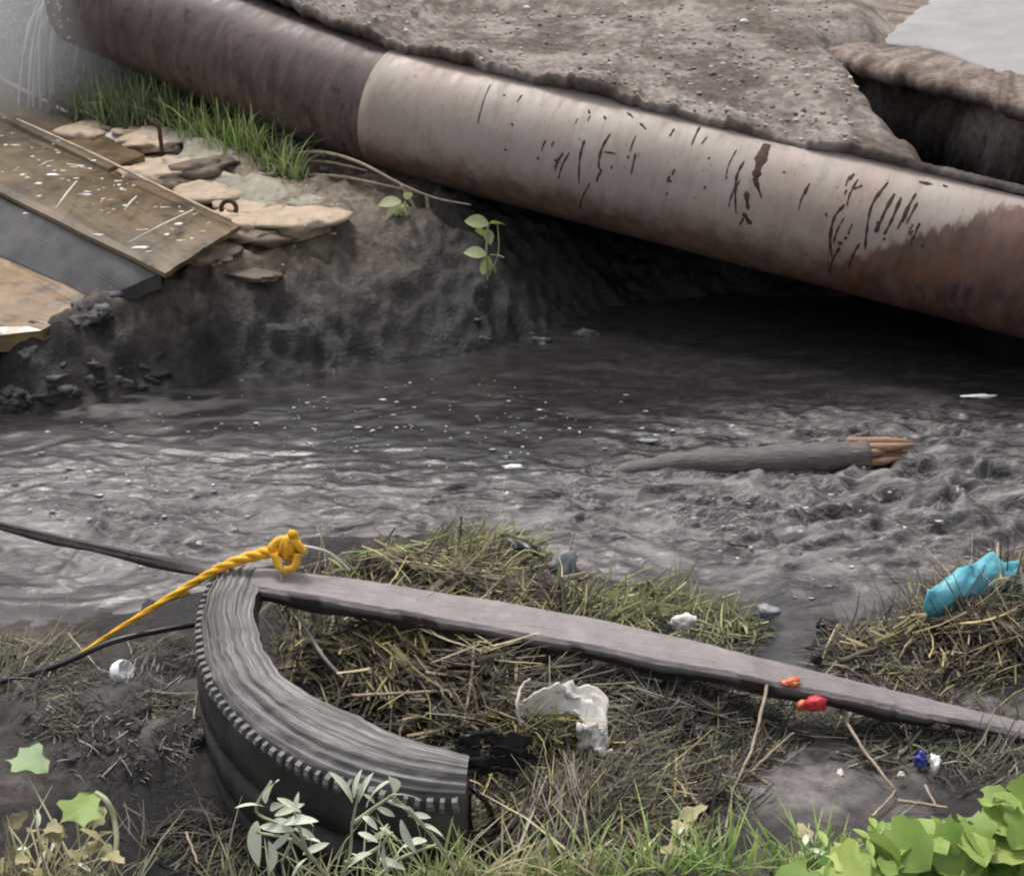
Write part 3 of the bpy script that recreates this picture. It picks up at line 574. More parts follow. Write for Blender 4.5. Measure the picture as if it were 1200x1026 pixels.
# ------------------------------------------------------------------ plank across the stream
BP = [(-120,585,.10,.016),(5,614,.16,.018),(120,640,.22,.022),(235,663,.29,.035),(300,674,.345,.075),(400,689,.325,.095),(520,708,.285,.105),(640,729,.25,.108),(760,753,.215,.105),(880,779,.18,.088),(1000,806,.155,.07),(1100,829,.14,.06),(1210,853,.125,.052),(1330,884,.13,.07)]
C_ = smoothpath([np.append(W(a, b_, z), w) for a, b_, z, w in BP], 14); C_ = np.array(C_); V = []; cols = []
for i, q in enumerate(C_):
    t_ = C_[min(i+1, len(C_)-1), :3]-C_[max(i-1, 0), :3]; t_ /= np.linalg.norm(t_); sdv = np.cross(t_, (0, 0, 1)); sdv /= np.linalg.norm(sdv); u_ = np.cross(sdv, t_); w = q[3]; th_ = (.040 if q[3] > .06 else .022)+.004*math.sin(i*.4)
    e0 = .006*float(vnoise(i*.09, 0, 5))+.0015*float(vnoise(i*.9, 0, 5)); e1 = .006*float(vnoise(i*.11, 3, 6))+.002*float(vnoise(i*.8, 3, 6))-.010*max(0, float(vnoise(i*.35, 7, 16))-.35); p = q[:3]; ed = [(-w/2+e0, -.012), (-w/2+.008+e0, 0), (-w*.2, .002), (w*.2, .001), (w/2-.007+e1, -.001), (w/2+e1, -.009), (w/2+e1, -th_*.6), (w/2-.006, -th_), (-w/2+.006, -th_), (-w/2+e0, -th_*.6)]
    for k, (a_, z_) in enumerate(ed):
        V.append(p+sdv*a_+u_*(z_+.0012*float(vnoise(i*.5, k*.9, 8)))); pale = (1 <= k <= 5)
        left = float(sm(70, 50, i)*0); pxx = proj(*p)[0]; g_ = np.array((.265, .235, .232)) if pale else np.array((.035, .026, .024))  # dark wet sides and underside, their shade painted into the colour
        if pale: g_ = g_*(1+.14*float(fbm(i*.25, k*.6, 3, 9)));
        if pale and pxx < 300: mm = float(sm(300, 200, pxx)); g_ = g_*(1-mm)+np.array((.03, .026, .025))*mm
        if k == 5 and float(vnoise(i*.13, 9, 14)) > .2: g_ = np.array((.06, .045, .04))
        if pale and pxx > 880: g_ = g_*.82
        cols.append(np.clip(g_, .01, 1))
nC = len(C_); F = [(i*10+k, i*10+(k+1) % 10, (i+1)*10+(k+1) % 10, (i+1)*10+k) for i in range(nC-1) for k in range(10)]+[tuple(range(9, -1, -1)), tuple((nC-1)*10+k for k in range(10))]
M_plank = vcol('weathered_plank', 26, .62, .16, .3, .003)
n = M_plank.node_tree; b = n.nodes['Principled BSDF']; bump(n, b, noi(n, coords(n, (3, 60, 60)), 1.0, 7, .7), .9, .006)
_o = b.inputs['Base Color'].links[0].from_socket; n.links.new(mixc(n, ramp(n, noi(n, coords(n, (3, 30, 30)), 1.0, 6, .7, .5), .56, .70, (0,)*3, (.75,)*3), _o, (.11, .085, .08)), b.inputs['Base Color'])
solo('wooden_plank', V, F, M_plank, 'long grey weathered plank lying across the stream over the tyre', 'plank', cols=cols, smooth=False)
PLC = C_[:, :3]

# ------------------------------------------------------------------ tyre
tc = np.array((-.052, 2.228, 0.0)); TR = .590; TH = .325
tyre = thing('truck_tyre', (tc[0]-.35, tc[1]-.35, 0), 'worn half of a truck tyre lying flat under the plank, grey ridged sidewall up', 'tyre')
A_ = np.radians(np.linspace(172, 267.5, 120))
def sweep(prof, wob=.003, seed=2):
    V = []
    for a_ in A_:
        dip = .012*math.sin(a_*2.3+1)
        wf = float(np.interp(math.degrees(a_), [172, 190, 216, 240, 262, 270], [.95, .92, .94, 1.12, .86, .66]))
        for r_, z_ in prof:
            r_ = TR-(TR-r_)*wf if r_ < TR-.013 and z_ > .2 else r_
            k = wob*float(fbm(a_*9+r_*5, z_*14, 3, seed)); V.append(tc+np.array(((r_+k)*math.cos(a_), (r_+k)*math.sin(a_), z_+dip+k*.6)))
    return V, gridF(len(A_), len(prof))
rad = np.linspace(0, 1, 64)
prof = [(TR-.012-.115*q, TH-.012+.026*math.sin(min(1, q*1.15)*math.pi*.75)+-.0050*math.cos((q+.05*math.sin(q*9))*2*math.pi*7)*(q < .93)*(.6+.4*math.sin(q*5+1))) for q in rad]
M_side = simple('dusty_rubber', (.15, .143, .138), (.34, .33, .322), 14, .6, .7, .004, spots=((.055, .05, .047), 7, .54, .72))
M_rub = simple('black_rubber', (.018, .016, .015), (.055, .048, .043), 10, .65, .7, .006, spots=((.10, .088, .078), 6, .58, .75))
n = M_side.node_tree; b = n.nodes['Principled BSDF']; at = n.nodes.new('ShaderNodeAttribute'); at.attribute_name = 'suv'; mp = n.nodes.new('ShaderNodeMapping'); mp.inputs['Scale'].default_value = (150, 2.5, 1); n.links.new(at.outputs['Vector'], mp.inputs[0])
st_ = noi(n, mp.outputs[0], 1.0, 4, .6); old = b.inputs['Base Color'].links[0].from_socket
n.links.new(mixc(n, ramp(n, st_, .42, .62), (.075, .07, .066), old), b.inputs['Base Color']); bump(n, b, st_, .6, .004)
V, F = sweep(prof, .005); part('sidewall', V, F, M_side, tyre, uv=np.array([(r_, a_) for a_ in A_ for r_, z_ in prof]))
prof = [(TR-.012, TH-.012), (TR-.004, TH-.022), (TR, TH-.05), (TR+.006, .24), (TR+.008, .2), (TR-.006, .195), (TR-.006, .185), (TR+.009, .18), (TR+.010, .10), (TR-.006, .095), (TR-.006, .085), (TR+.006, .08), (TR, .0), (TR-.02, -.05)]
V, F = sweep(prof, .004, 5); part('tread', V, F[:, ::-1], M_rub, tyre)
prof = [(TR-.1265, TH+.0), (TR-.134, TH-.02), (TR-.126, TH-.045), (TR-.09, TH-.06), (TR-.045, .22), (TR-.03, .15), (TR-.03, .05), (TR-.04, -.05)]
V, F = sweep(prof, .003, 7); part('inner_liner', V, F, M_rub, tyre)
V = [(-.016,-.008,-.016),(.005,-.008,-.022),(.005,.008,-.022),(-.016,.008,-.016),(-.014,-.007,.006),(.003,-.006,.003),(.003,.006,.003),(-.014,.007,.006),(.008,-.006,-.008),(.008,.006,-.008)]; F = [(0,3,2,1),(4,5,6,7),(0,1,8,5,4),(3,7,6,9,2),(0,4,7,3),(5,8,9,6),(1,2,9,8)]; lug = mesh('shoulder_lug', V, F, M_side, smooth=False); first = True
for a_ in np.radians(np.arange(173.5, 267, 2.05)):
    dip = .012*math.sin(a_*2.3+1); L_ = tc+np.array(((TR-.002)*math.cos(a_), (TR-.002)*math.sin(a_), TH-.018+dip))
    o = link('shoulder_lug', lug, tyre, L_-np.array(tyre.location)); o.rotation_euler = (random.uniform(-.2, .2), 0, a_); o.scale = (random.uniform(.7, 1.1), random.uniform(.55, .9), random.uniform(.5, .95))
# cut face and torn strips at the open end
ae = A_[-1]; e_ = lambda r_, z_, da=0: tc+np.array((r_*math.cos(ae+da), r_*math.sin(ae+da), z_+.012*math.sin(ae*2.3+1)))
part('cut_face', [e_(TR-.012, TH-.012), e_(TR, TH-.05), e_(TR+.008, .15), e_(TR, 0), e_(TR-.04, 0), e_(TR-.03, .15), e_(TR-.055, TH-.06), e_(TR-.082, TH-.02), e_(TR-.07, TH+.004), e_(TR-.04, TH+.010)], [tuple(range(10))], M_black, tyre)
def tornfn(u, v_):
    q = W(540+110*u, 862+48*v_+10*u*u, .335-.13*u-.09*v_); r_ = abs(math.sin(v_*11+u*1.5))*.016+mnoise.noise(Vector((u*6, v_*6, 2)))*.02
    return q+np.array((mnoise.noise(Vector((u*9, v_*4, 7)))*.015, 0, r_*(1-.5*u)))
V = [tornfn(i/23, j/23) for i in range(24) for j in range(24)]; F = gridF(24, 24); F = np.array([f for f in F if mnoise.noise(Vector(V[f[0]])*28) > -.42])
o = part('torn_liner', V, F, M_black, tyre); md = o.modifiers.new('thickness', 'SOLIDIFY'); md.thickness = .004
for q0, q1, q2, w in (((555,925,.26),(572,945,.2),(583,985,.08),.018),((545,930,.24),(548,960,.16),(556,1000,.08),.012)):
    V, F = tube(smoothpath([W(*q0), W(*q1), W(*q2)], 5), [w*(1-.06*i) for i in range(11)], 7, squash=.3); part('torn_strip', V, F, M_black, tyre)
# rubber ring scrap by the near edge of the frame
c = W(505, 1012, .18); V, F = tube([c+np.array((.035*math.cos(a_), .028*math.sin(a_)*.5, .035*math.sin(a_))) for a_ in np.linspace(.2, 6.0, 22)], .013, 8); solo('rubber_ring', V, F, M_rub, 'small dark rubber ring in the grass below the pale twiggy plant', 'ring')

# ------------------------------------------------------------------ yellow rope and string on the plank
def plank_top(px):
    i = int(np.argmin([abs(proj(*p)[0]-px) for p in PLC])); return PLC[i].copy()
kp = plank_top(338)+np.array((0, -.012, .03))
rope = thing('yellow_rope', kp, 'yellow rope knotted round the plank and pulled down to the mud', 'rope')
path = smoothpath([W(82,774,.10), W(130,742,.15), W(185,708,.22), W(235,678,.30), W(270,660,.365), W(305,649,.385), W(330,645,.39)], 8)
items = []
for ph in (0, 2.1, 4.2):
    q = []
    for i, p in enumerate(path):
        a_ = i*.55+ph; f_ = min(1, .2+i/len(path)*.9); q.append(np.array(p)+np.array((0, math.cos(a_), math.sin(a_)))*.0065*f_)
    items.append(tube(q, [.0085*min(1, .28+i/len(path)*.85) for i in range(len(q))], 6))
nr = len(path)
V, F = join(items); part('rope_line', V, F, M_yel, rope)
kc = np.array(path[-1])+np.array((.018, 0, .006)); items = []
for k in range(7):
    ax = Euler((random.random()*3, random.random()*3, random.random()*3)).to_matrix(); rr_ = random.uniform(.010, .024)
    items.append(tube([kc+np.array(ax@Vector((rr_*math.cos(a_), rr_*math.sin(a_), .006*math.sin(2*a_))))*np.array((.85, .8, 1.25)) for a_ in np.linspace(0, 6.28, 18)], .0085, 6))
items.append(tube(smoothpath([kc+(-.03, -.02, .0), kc+(-.015, -.035, -.028), kc+(.012, -.03, -.026), kc+(.02, -.02, 0)], 5), .009, 6))
items.append(tube(smoothpath([kc+(-.04, -.005, 0), kc+(-.02, .0, .018), kc+(.01, -.008, .022), kc+(.03, -.01, -.004)], 5), .010, 6))
items.append(tube(smoothpath([kc, kc+(.012, 0, .03), kc+(.004, -.01, .042)], 4), [.010]*8+[.006], 6))
V, F = join(items); part('knot', V, F, M_yel, rope)
V, F = tube(smoothpath([W(190,705,.20), W(205,700,.19), W(222,694,.2)], 4), [.006]*9, 5); part('frayed_end', V, F, M_yeldirty, rope)
V, F = tube(smoothpath([kc+(-.012, -.035, -.02), W(332,690,.33), W(352,725,.27), W(378,768,.23), W(402,795,.19)], 6), .0042, 6); solo('grey_string', V, F, M_string, 'thin grey string hanging from the yellow knot into the straw', 'string')
V, F = tube(smoothpath([kc+(.01, .0, .01), W(380,645,.385), W(396,655,.36), W(410,668,.33)], 5), .0032, 5); solo('pale_string', V, F, M_white, 'short pale string running right from the yellow knot', 'string')
V, F = tube(smoothpath([W(-30,806,.09), W(60,782,.12), W(130,752,.15), W(190,738,.15), W(238,730,.14)], 5), .007, 7); solo('black_cable', V, F, M_black, 'thin black cable in the mud beneath the yellow rope', 'cable')

# ------------------------------------------------------------------ log in the water
P = smoothpath([W(690,560,-.04), W(740,551,-.015), W(800,543,-.002), W(880,541,.004), W(950,537,.008), W(1015,532,.012)], 6); nP = len(P)
V, F = tube(P, [.018+.028*min(1, i/nP*1.7)+.003*math.sin(i*1.3) for i in range(nP)], 14)
log = thing('broken_log', P[-1], 'grey broken log half sunk in the swirling water with raw orange end', 'log')
part('bark', V, F, M_barkgrey, log)
c = np.array(P[-1]); items = []
for k in range(20):
    a_ = random.random()*6.28; r_ = .040*math.sqrt(random.random()); o_ = np.array((-.06, r_*math.cos(a_), r_*math.sin(a_))); L_ = random.uniform(.02, .12)*(1.25 if o_[2] > -.01 else .7)
    items.append(tube([c+o_, c+o_*1.0+(.06+L_*.5, .004, .0), c+o_*.95+(.07+L_, .01, random.uniform(-.006, .008))], [.015, .014, .007], 6))
V, F = join(items); part('split_end', V, F, M_split, log)

# ------------------------------------------------------------------ floating and stranded scraps
def sheet(pts, nu, nv, fn):
    V = []; 
    for i in range(nu):
        for j in range(nv): V.append(fn(i/(nu-1), j/(nv-1)))
    return V, gridF(nu, nv)
def scrap(name, c, size, mat, label, cat, seed, flat=.35, rough=.45, rz=0, **k):
    V, F = rock((1, 1, 1), seed, 3, rough); off = Vector((seed, seed*2, 0))
    for i, v_ in enumerate(V): V[i] = v_*(1+.55*(abs(mnoise.noise(Vector(v_)*2.6+off))-.25)+.35*(abs(mnoise.noise(Vector(v_)*6+off))-.25))
    V = V*np.array(size); q = Euler((0, 0, rz)).to_matrix(); V = np.array([np.array(q@Vector(v_)) for v_ in V])+np.asarray(c)
    return solo(name, V, F, mat, label, cat, **k)
scrap('foam_scrap', W(602,547,.004), (.032,.011,.007), M_foam, 'bright white foam scrap floating on the dark middle water', 'foam scrap', 11)
scrap('foam_scrap', W(1147,464,.004), (.055,.012,.006), M_foam, 'pale long foam streak floating under the right end of the pipe', 'foam scrap', 12)
scrap('pale_scrap', W(760,516,.003), (.035,.011,.005), M_greyp, 'small grey scrap floating behind the log', 'scrap', 13)
scrap('black_plastic_strip', W(607,637,.09), (.062,.018,.014), M_black, 'folded black plastic strip at the water edge of the straw', 'plastic strip', 14, rz=-.75)
scrap('grey_plastic_scrap', W(660,664,.07), (.034,.03,.045), M_greyp, 'pale grey crumpled plastic scrap standing at the water edge', 'plastic scrap', 15, rz=.3)
scrap('dark_rag', W(655,690,.09), (.05,.03,.025), M_concdark, 'dark grey rag in the straw below the pale plastic scrap', 'rag', 16)
scrap('white_scrap', W(800,728,.13), (.028,.02,.018), M_white, 'white scrap in the straw right above the middle of the plank', 'scrap', 17)
scrap('white_scrap', W(900,716,.03), (.03,.02,.014), M_greyp, 'grey white froth lump at the tip of the straw beside the water', 'scrap', 18)
scrap('dark_scrap', W(968,731,.02), (.022,.014,.010), M_black, 'small black scrap in the water gap near the straw mound', 'scrap', 19)
scrap('dark_scrap', W(957,772,.03), (.014,.012,.012), M_black, 'tiny black scrap beside the plank near the orange shred', 'scrap', 20)
scrap('white_scrap', W(1191,794,.09), (.012,.012,.012), M_foam, 'small white scrap on the mud at the far right edge', 'scrap', 21)
# white plastic bag: crumpled sheet over the straw, tail hanging towards the viewer
def bagfn(u, v_):
    px = 612+100*u; top = 822-30*math.sin(u*2.6)+10*u; py = top+(30+26*u*u)*v_ ; q = W(px, py, .225+.03*math.sin(u*3.1)-.055*v_)
    n_ = mnoise.noise(Vector((u*4, v_*3, 1)))*.014+mnoise.noise(Vector((u*11, v_*8, 4)))*.007; return q+np.array((n_, n_*.6, n_*1.2))
bag = thing('plastic_bag', W(665,835,.17), 'torn dirty white plastic bag draped on the straw beside the tyre', 'bag')
V, F = sheet(None, 30, 16, bagfn); o = part('bag_sheet', V, F, M_white, bag); md = o.modifiers.new('thickness', 'SOLIDIFY'); md.thickness = .004
def tailfn(u, v_):
    px = 676+34*u+10*v_; py = 845+50*v_+6*u; q = W(px, py, .20-.07*v_+.015*math.sin(u*3.1)); n_ = mnoise.noise(Vector((u*4, v_*5, 8)))*.012+mnoise.noise(Vector((u*9, v_*12, 3)))*.006; return q+np.array((n_*1.5, n_, n_))
V, F = sheet(None, 14, 20, tailfn); o = part('bag_tail', V, F, M_white, bag); md = o.modifiers.new('thickness', 'SOLIDIFY'); md.thickness = .004
# turquoise plastic sheet
def turqfn(u, v_):
    px = 1086+112*u; top = 690-42*math.sin(min(1, u*1.25)*1.5)+6*max(0, u-.6)*2; py = top+(30+56*(1-u)*u*2)*v_; q = W(px, py, .235+.015*math.sin(u*2.8)-.09*v_*v_)
    n_ = mnoise.noise(Vector((u*4, v_*3, 11)))*.022-abs(mnoise.noise(Vector((u*5+v_*5, v_*3-u*3, 14))))*.034+mnoise.noise(Vector((u*14, v_*11, 4)))*.006; return q+np.array((n_*.5, n_*.5, n_))
V, F = sheet(None, 34, 18, turqfn); o = solo('turquoise_plastic_sheet', V, F, M_turq, 'crumpled turquoise plastic sheet caught on the straw mound', 'plastic sheet'); md = o.modifiers.new('thickness', 'SOLIDIFY'); md.thickness = .004
V, F = tube(smoothpath([W(1080,722,.06), W(1097,708,.11), W(1091,694,.15), W(1102,690,.16)], 4), .0055, 6); solo('black_twig', V, F, M_black, 'crooked black twig at the left edge of the turquoise sheet', 'twig')
V, F = tube(smoothpath([W(1118,706,.14), W(1145,682,.19), W(1172,664,.215), W(1186,657,.22)], 4), .0032, 5); solo('black_twig', V, F, M_black, 'thin dark twig lying across the turquoise sheet', 'twig')
# broken white ball
V, F = ico(4); cd = np.array((.80, -.25, .55)); cd /= np.linalg.norm(cd)
for i, v_ in enumerate(V):
    k = float(v_@cd); lim = .55+.10*mnoise.noise(Vector(v_)*3)
    if k > lim: V[i] = v_-cd*(k-lim)*1.9
    V[i] = V[i]*(1+.04*mnoise.noise(Vector(v_)*2.5))
c = W(143, 787, .135); solo('broken_white_ball', V*.026+c, F, M_foam, 'small broken white ball lying on the dark mud', 'ball')
# red, orange, blue scraps
scrap('red_bottle_cap', W(956,824,.16), (.022,.016,.015), M_red, 'crushed red plastic cap under the plank', 'cap', 22, rough=.25)
o1 = scrap('orange_shred', plank_top(922)+np.array((.0, -.035, .006)), (.024,.010,.005), M_orange, 'orange plastic shred stuck on the plank above the red cap', 'shred', 23, rz=.3, rough=.8)
scrap('orange_shred', plank_top(928)+np.array((.0, -.075, -.02)), (.012,.008,.013), M_orange, 'smaller orange shred hanging from the plank edge', 'shred', 26, rz=.3)
wr = thing('wrapper', W(1085,892,.08), 'crumpled blue and white wrapper in the mud under the plank', 'wrapper')
def scrap_part(name, c, size, mat, parent, seed):
    V, F = rock((1, 1, 1), seed, 3, .9); V = np.array([v_*(1+.6*(abs(mnoise.noise(Vector(v_)*2.8+Vector((seed, 0, 0))))-.25)) for v_ in V]); part(name, V*np.array(size)+np.asarray(c), F, mat, parent)
scrap_part('blue_half', W(1079,888,.10), (.013,.012,.012), M_blue, wr, 24); scrap_part('white_half', W(1096,896,.10), (.011,.013,.014), M_foam, wr, 25)
scrap('white_chip', W(1056,908,.09), (.007,.006,.008), M_white, 'tiny white chip left of the blue wrapper', 'chip', 30)
scrap('white_chip', W(985,906,.075), (.006,.010,.006), M_white, 'tiny white chip on the bare grey silt', 'chip', 31)

# ------------------------------------------------------------------ blades: straw heaps and grass
STRAW = [(.36,.29,.16),(.26,.23,.11),(.17,.17,.07),(.10,.085,.06),(.055,.045,.035),(.22,.18,.13),(.42,.36,.23)]
GREYS = [(.20,.18,.16),(.12,.105,.09),(.07,.06,.05),(.28,.25,.20),(.10,.11,.075),(.16,.15,.10)]
MUDDY = [(.045,.038,.03),(.065,.055,.045),(.03,.025,.02)]
GREYS += MUDDY; STRAW += MUDDY
DARKS = [(.05,.045,.04),(.08,.07,.055),(.12,.10,.08),(.17,.15,.115),(.10,.11,.06)]
def blades(name, label, specs, mat, tone=.95):
    V = []; F = []; C = []
    for sp in specs:
        cx, cy, rx, ry, n_, L0, w0, pal, hz, tilt, dirm, dirs = sp
        left_ = n_
        while left_ > 0:
          a_ = random.random()*2*math.pi; r_ = math.sqrt(random.random()); px = cx+rx*r_*math.cos(a_); py = cy+ry*r_*math.sin(a_)
          p = W(px, py, .1); p = W(px, py, max(float(g0(p[0], p[1])), 0)+hz*.4); p0 = W(px, py, max(float(g0(p[0], p[1])), 0)+hz*.4)
          az0 = random.gauss(dirm, dirs); el0 = random.gauss(tilt, .22); top = hz*max(0, 1-r_*r_)*random.random()**.6; cc = np.array(random.choice(pal)); k_ = random.choice((1, 1, 3, 6, 10, 16)); left_ -= k_; b0 = random.gauss(0, .6); Lc = L0*random.uniform(.5, 1.5)
          for _ in range(k_):
            p = p0+np.array((random.gauss(0, .022), random.gauss(0, .022), 0)); g = max(float(g0(p[0], p[1])), 0)
            p = np.array((p[0], p[1], g+.008+top*random.uniform(.75, 1.1))); L_ = Lc*random.uniform(.6, 1.25); az = az0+random.gauss(0, .28); el = el0+random.gauss(0, .16)
            d = np.array((math.cos(az)*math.cos(el), math.sin(az)*math.cos(el), math.sin(el))); sdv = np.cross(d, (0, 0, 1)); sdv /= np.linalg.norm(sdv)+1e-9
            sdv = sdv*math.cos(random.uniform(-.8, .8)) + np.array((0, 0, 1))*random.uniform(-.6, .6); bend = (b0+random.gauss(0, .15))*L_; side = np.cross(d, sdv); w = w0*random.uniform(.4, 1.5)
            col = (cc if random.random() < .7 else np.array(random.choice(pal)))*random.choice((.35, .55, .8, 1.0, 1.25, 1.6))*tone; o = len(V); st = p-d*L_*.5
            for i in range(5):
                t_ = i/4; q = st+d*L_*t_+sdv*bend*t_*t_*.8+np.array((0, 0, -1))*abs(bend)*.35*(t_-.4)**2; ww = w*(1-.75*abs(t_-.35))
                V.append(q-sdv*ww); V.append(q+side*ww*.5+np.array((0, 0, ww*.6))); V.append(q+sdv*ww); C += [col]*3
            for i in range(4):
                k = o+i*3; F += [(k, k+1, k+4, k+3), (k+1, k+2, k+5, k+4)]
    o = link(name, mesh(name, V, np.array(F), mat, cols=C)); return props(o, label, None, None, 'stuff')
# (photo x, y, half extents px, count, length m, half width m, palette, pile height, tilt, direction, spread)
blades('straw', 'heap of wet straw between the plank and the water', [
  (490,665,120,30,900,.12,.0028,STRAW+[(.16,.2,.07)],.07,.15,.1,.9),(560,640,70,22,260,.12,.0028,[(.2,.22,.08),(.3,.27,.13),(.1,.1,.05)],.07,.45,.9,.8),(640,690,80,28,420,.11,.0028,STRAW,.07,.2,.2,1.0),(740,710,80,26,420,.12,.0028,[(.14,.17,.06),(.2,.2,.08),(.09,.09,.05),(.3,.27,.14)],.06,.25,.5,.9),(850,738,45,22,220,.10,.0026,[(.14,.17,.07),(.3,.3,.15),(.09,.09,.05)],.05,.3,.4,1.0)], M_straw)
blades('straw', 'heap of straw and dead stalks inside the tyre', [
  (470,755,110,60,1500,.14,.003,STRAW+[(.38,.32,.13)],.10,.1,-.5,.7),(560,800,120,60,1100,.13,.0028,STRAW+GREYS,.09,.15,-.4,.9),(385,740,42,34,420,.12,.003,STRAW+DARKS,.08,.15,-.4,.9),(350,700,25,16,160,.10,.003,DARKS,.05,.15,-.4,.9),(420,800,60,36,300,.12,.003,DARKS,.06,.1,-.3,.8),(620,865,80,38,520,.12,.0026,[(.33,.30,.12),(.22,.21,.08),(.1,.09,.05)],.08,.5,-1.2,.6),(520,860,60,25,260,.13,.003,DARKS+STRAW[:2],.07,.1,-.2,.7)], M_straw)
blades('straw', 'tangle of grey stalks below the plank', [
  (800,830,150,60,1500,.12,.0024,GREYS+[(.10,.12,.08)],.08,.15,.4,1.3),(760,920,130,60,1300,.12,.0024,GREYS+STRAW[:4],.07,.3,.6,1.2),(660,950,120,50,1100,.12,.0024,GREYS+STRAW[:3],.07,.5,1.0,1.0),(880,850,60,40,420,.10,.0022,STRAW[:5]+GREYS,.05,.2,.5,1.3),(1060,850,110,40,520,.09,.0022,DARKS+GREYS,.035,.15,.3,1.4),(1160,880,60,40,240,.09,.0022,DARKS+GREYS,.035,.15,.3,1.4)], M_straw)
blades('straw', 'mound of brown stalks under the turquoise sheet', [
  (1130,735,90,42,1300,.13,.0026,STRAW+DARKS,.11,.25,.9,.8),(1030,755,60,26,420,.12,.0026,STRAW[:3]+DARKS,.05,.2,.5,.7),(1180,700,40,30,420,.15,.0026,STRAW+DARKS,.16,.5,1.0,.6),(1120,722,55,14,260,.12,.0026,STRAW+[(.16,.08,.04)],.17,.6,.9,.5),(1120,790,80,20,240,.09,.0022,DARKS+STRAW[:2],.03,.1,.6,1.2)], M_straw)
blades('straw', 'thin dead grass on the mud beneath the yellow rope', [
  (40,765,60,22,330,.08,.002,[(.14,.15,.08),(.24,.22,.14),(.07,.06,.05)],.03,.3,.6,1.0),(130,830,100,50,500,.07,.0018,GREYS,.02,.1,-.6,1.0),(150,855,75,45,520,.04,.0022,GREYS+[(.3,.28,.26)],.02,.1,-.3,1.2),(60,800,60,40,220,.06,.0018,GREYS+DARKS,.02,.1,.2,1.2),(190,775,60,24,160,.07,.0018,DARKS+GREYS[:2],.02,.1,.3,1.0),(250,985,90,40,260,.10,.002,DARKS,.03,.3,.8,1.2)], M_straw)

def grass(name, label, specs, mat):
    V = []; F = []; C = []
    for (pa, pb, spread, n_, hgt, w0, pal, lean) in specs:
        for _ in range(n_):
            t_ = random.random(); px = pa[0]+(pb[0]-pa[0])*t_+random.gauss(0, spread); py = pa[1]+(pb[1]-pa[1])*t_+random.gauss(0, spread*.6)
            p = G(px, py) if py < 1000 else W(px, py, .16)
            p = np.array((p[0], p[1], p[2]-.01)); h_ = hgt*(random.uniform(.25, .9) if random.random() < .75 else random.uniform(.8, 1.5)); az = random.random()*6.28; ln = abs(random.gauss(.5, .4))*h_+.01; dv = np.array((math.cos(az)+lean[0], math.sin(az)+lean[1], 0)); dv /= np.linalg.norm(dv)+1e-9
            sdv = np.array((-dv[1], dv[0], 0)); col = np.array(random.choice(pal))*random.uniform(.75, 1.3); o = len(V); w = w0*random.uniform(.6, 1.3)
            for i in range(5):
                q_ = i/4; c = p+dv*ln*q_**1.8+np.array((0, 0, h_*(q_-.25*q_**3*ln/h_))); ww = w*(1-q_)**.7+.0003; V += [c-sdv*ww, c+sdv*ww]; C += [col*(.8+.4*q_)]*2
            for i in range(4): k = o+i*2; F.append((k, k+1, k+3, k+2))
    return props(link(name, mesh(name, V, np.array(F), mat, cols=C)), label, None, None, 'stuff')
GP_ = [(.28,.34,.18),(.22,.30,.13),(.36,.38,.22),(.15,.21,.08)]; GB = [(.26,.38,.11),(.33,.44,.14),(.17,.26,.07),(.42,.46,.24)]
grass('grass', 'tuft of green grass growing along the foot of the dark pipe', [((95,135),(215,150),12,800,.2,.0042,GP_,(-.1,-.2)),((215,165),(300,185),10,560,.2,.0045,GB,(.5,-.4)),((290,185),(352,212),8,320,.16,.004,GB+GP_,(.5,-.3)),((150,120),(200,130),8,60,.24,.003,[(.40,.36,.22)],(.3,0)),((255,150),(350,190),6,70,.18,.003,[(.34,.32,.2)],(.3,0))], M_leafv)
grass('grass', 'blurred fringe of green and yellow grass at the near bank edge', [((480,1062),(760,1060),14,900,.115,.0035,[(.28,.33,.12),(.38,.39,.20),(.18,.24,.08),(.46,.42,.26),(.34,.29,.18)],(0,0)),((760,1060),(1000,1052),14,900,.115,.004,[(.24,.34,.09),(.30,.37,.15),(.18,.28,.07)],(0,0)),((230,1064),(480,1066),16,300,.10,.003,[(.22,.24,.12),(.28,.27,.16),(.12,.12,.07)],(0,0)),((-20,1068),(140,1066),20,200,.12,.003,[(.30,.30,.18),(.22,.2,.12)],(0,0))], M_leafv)

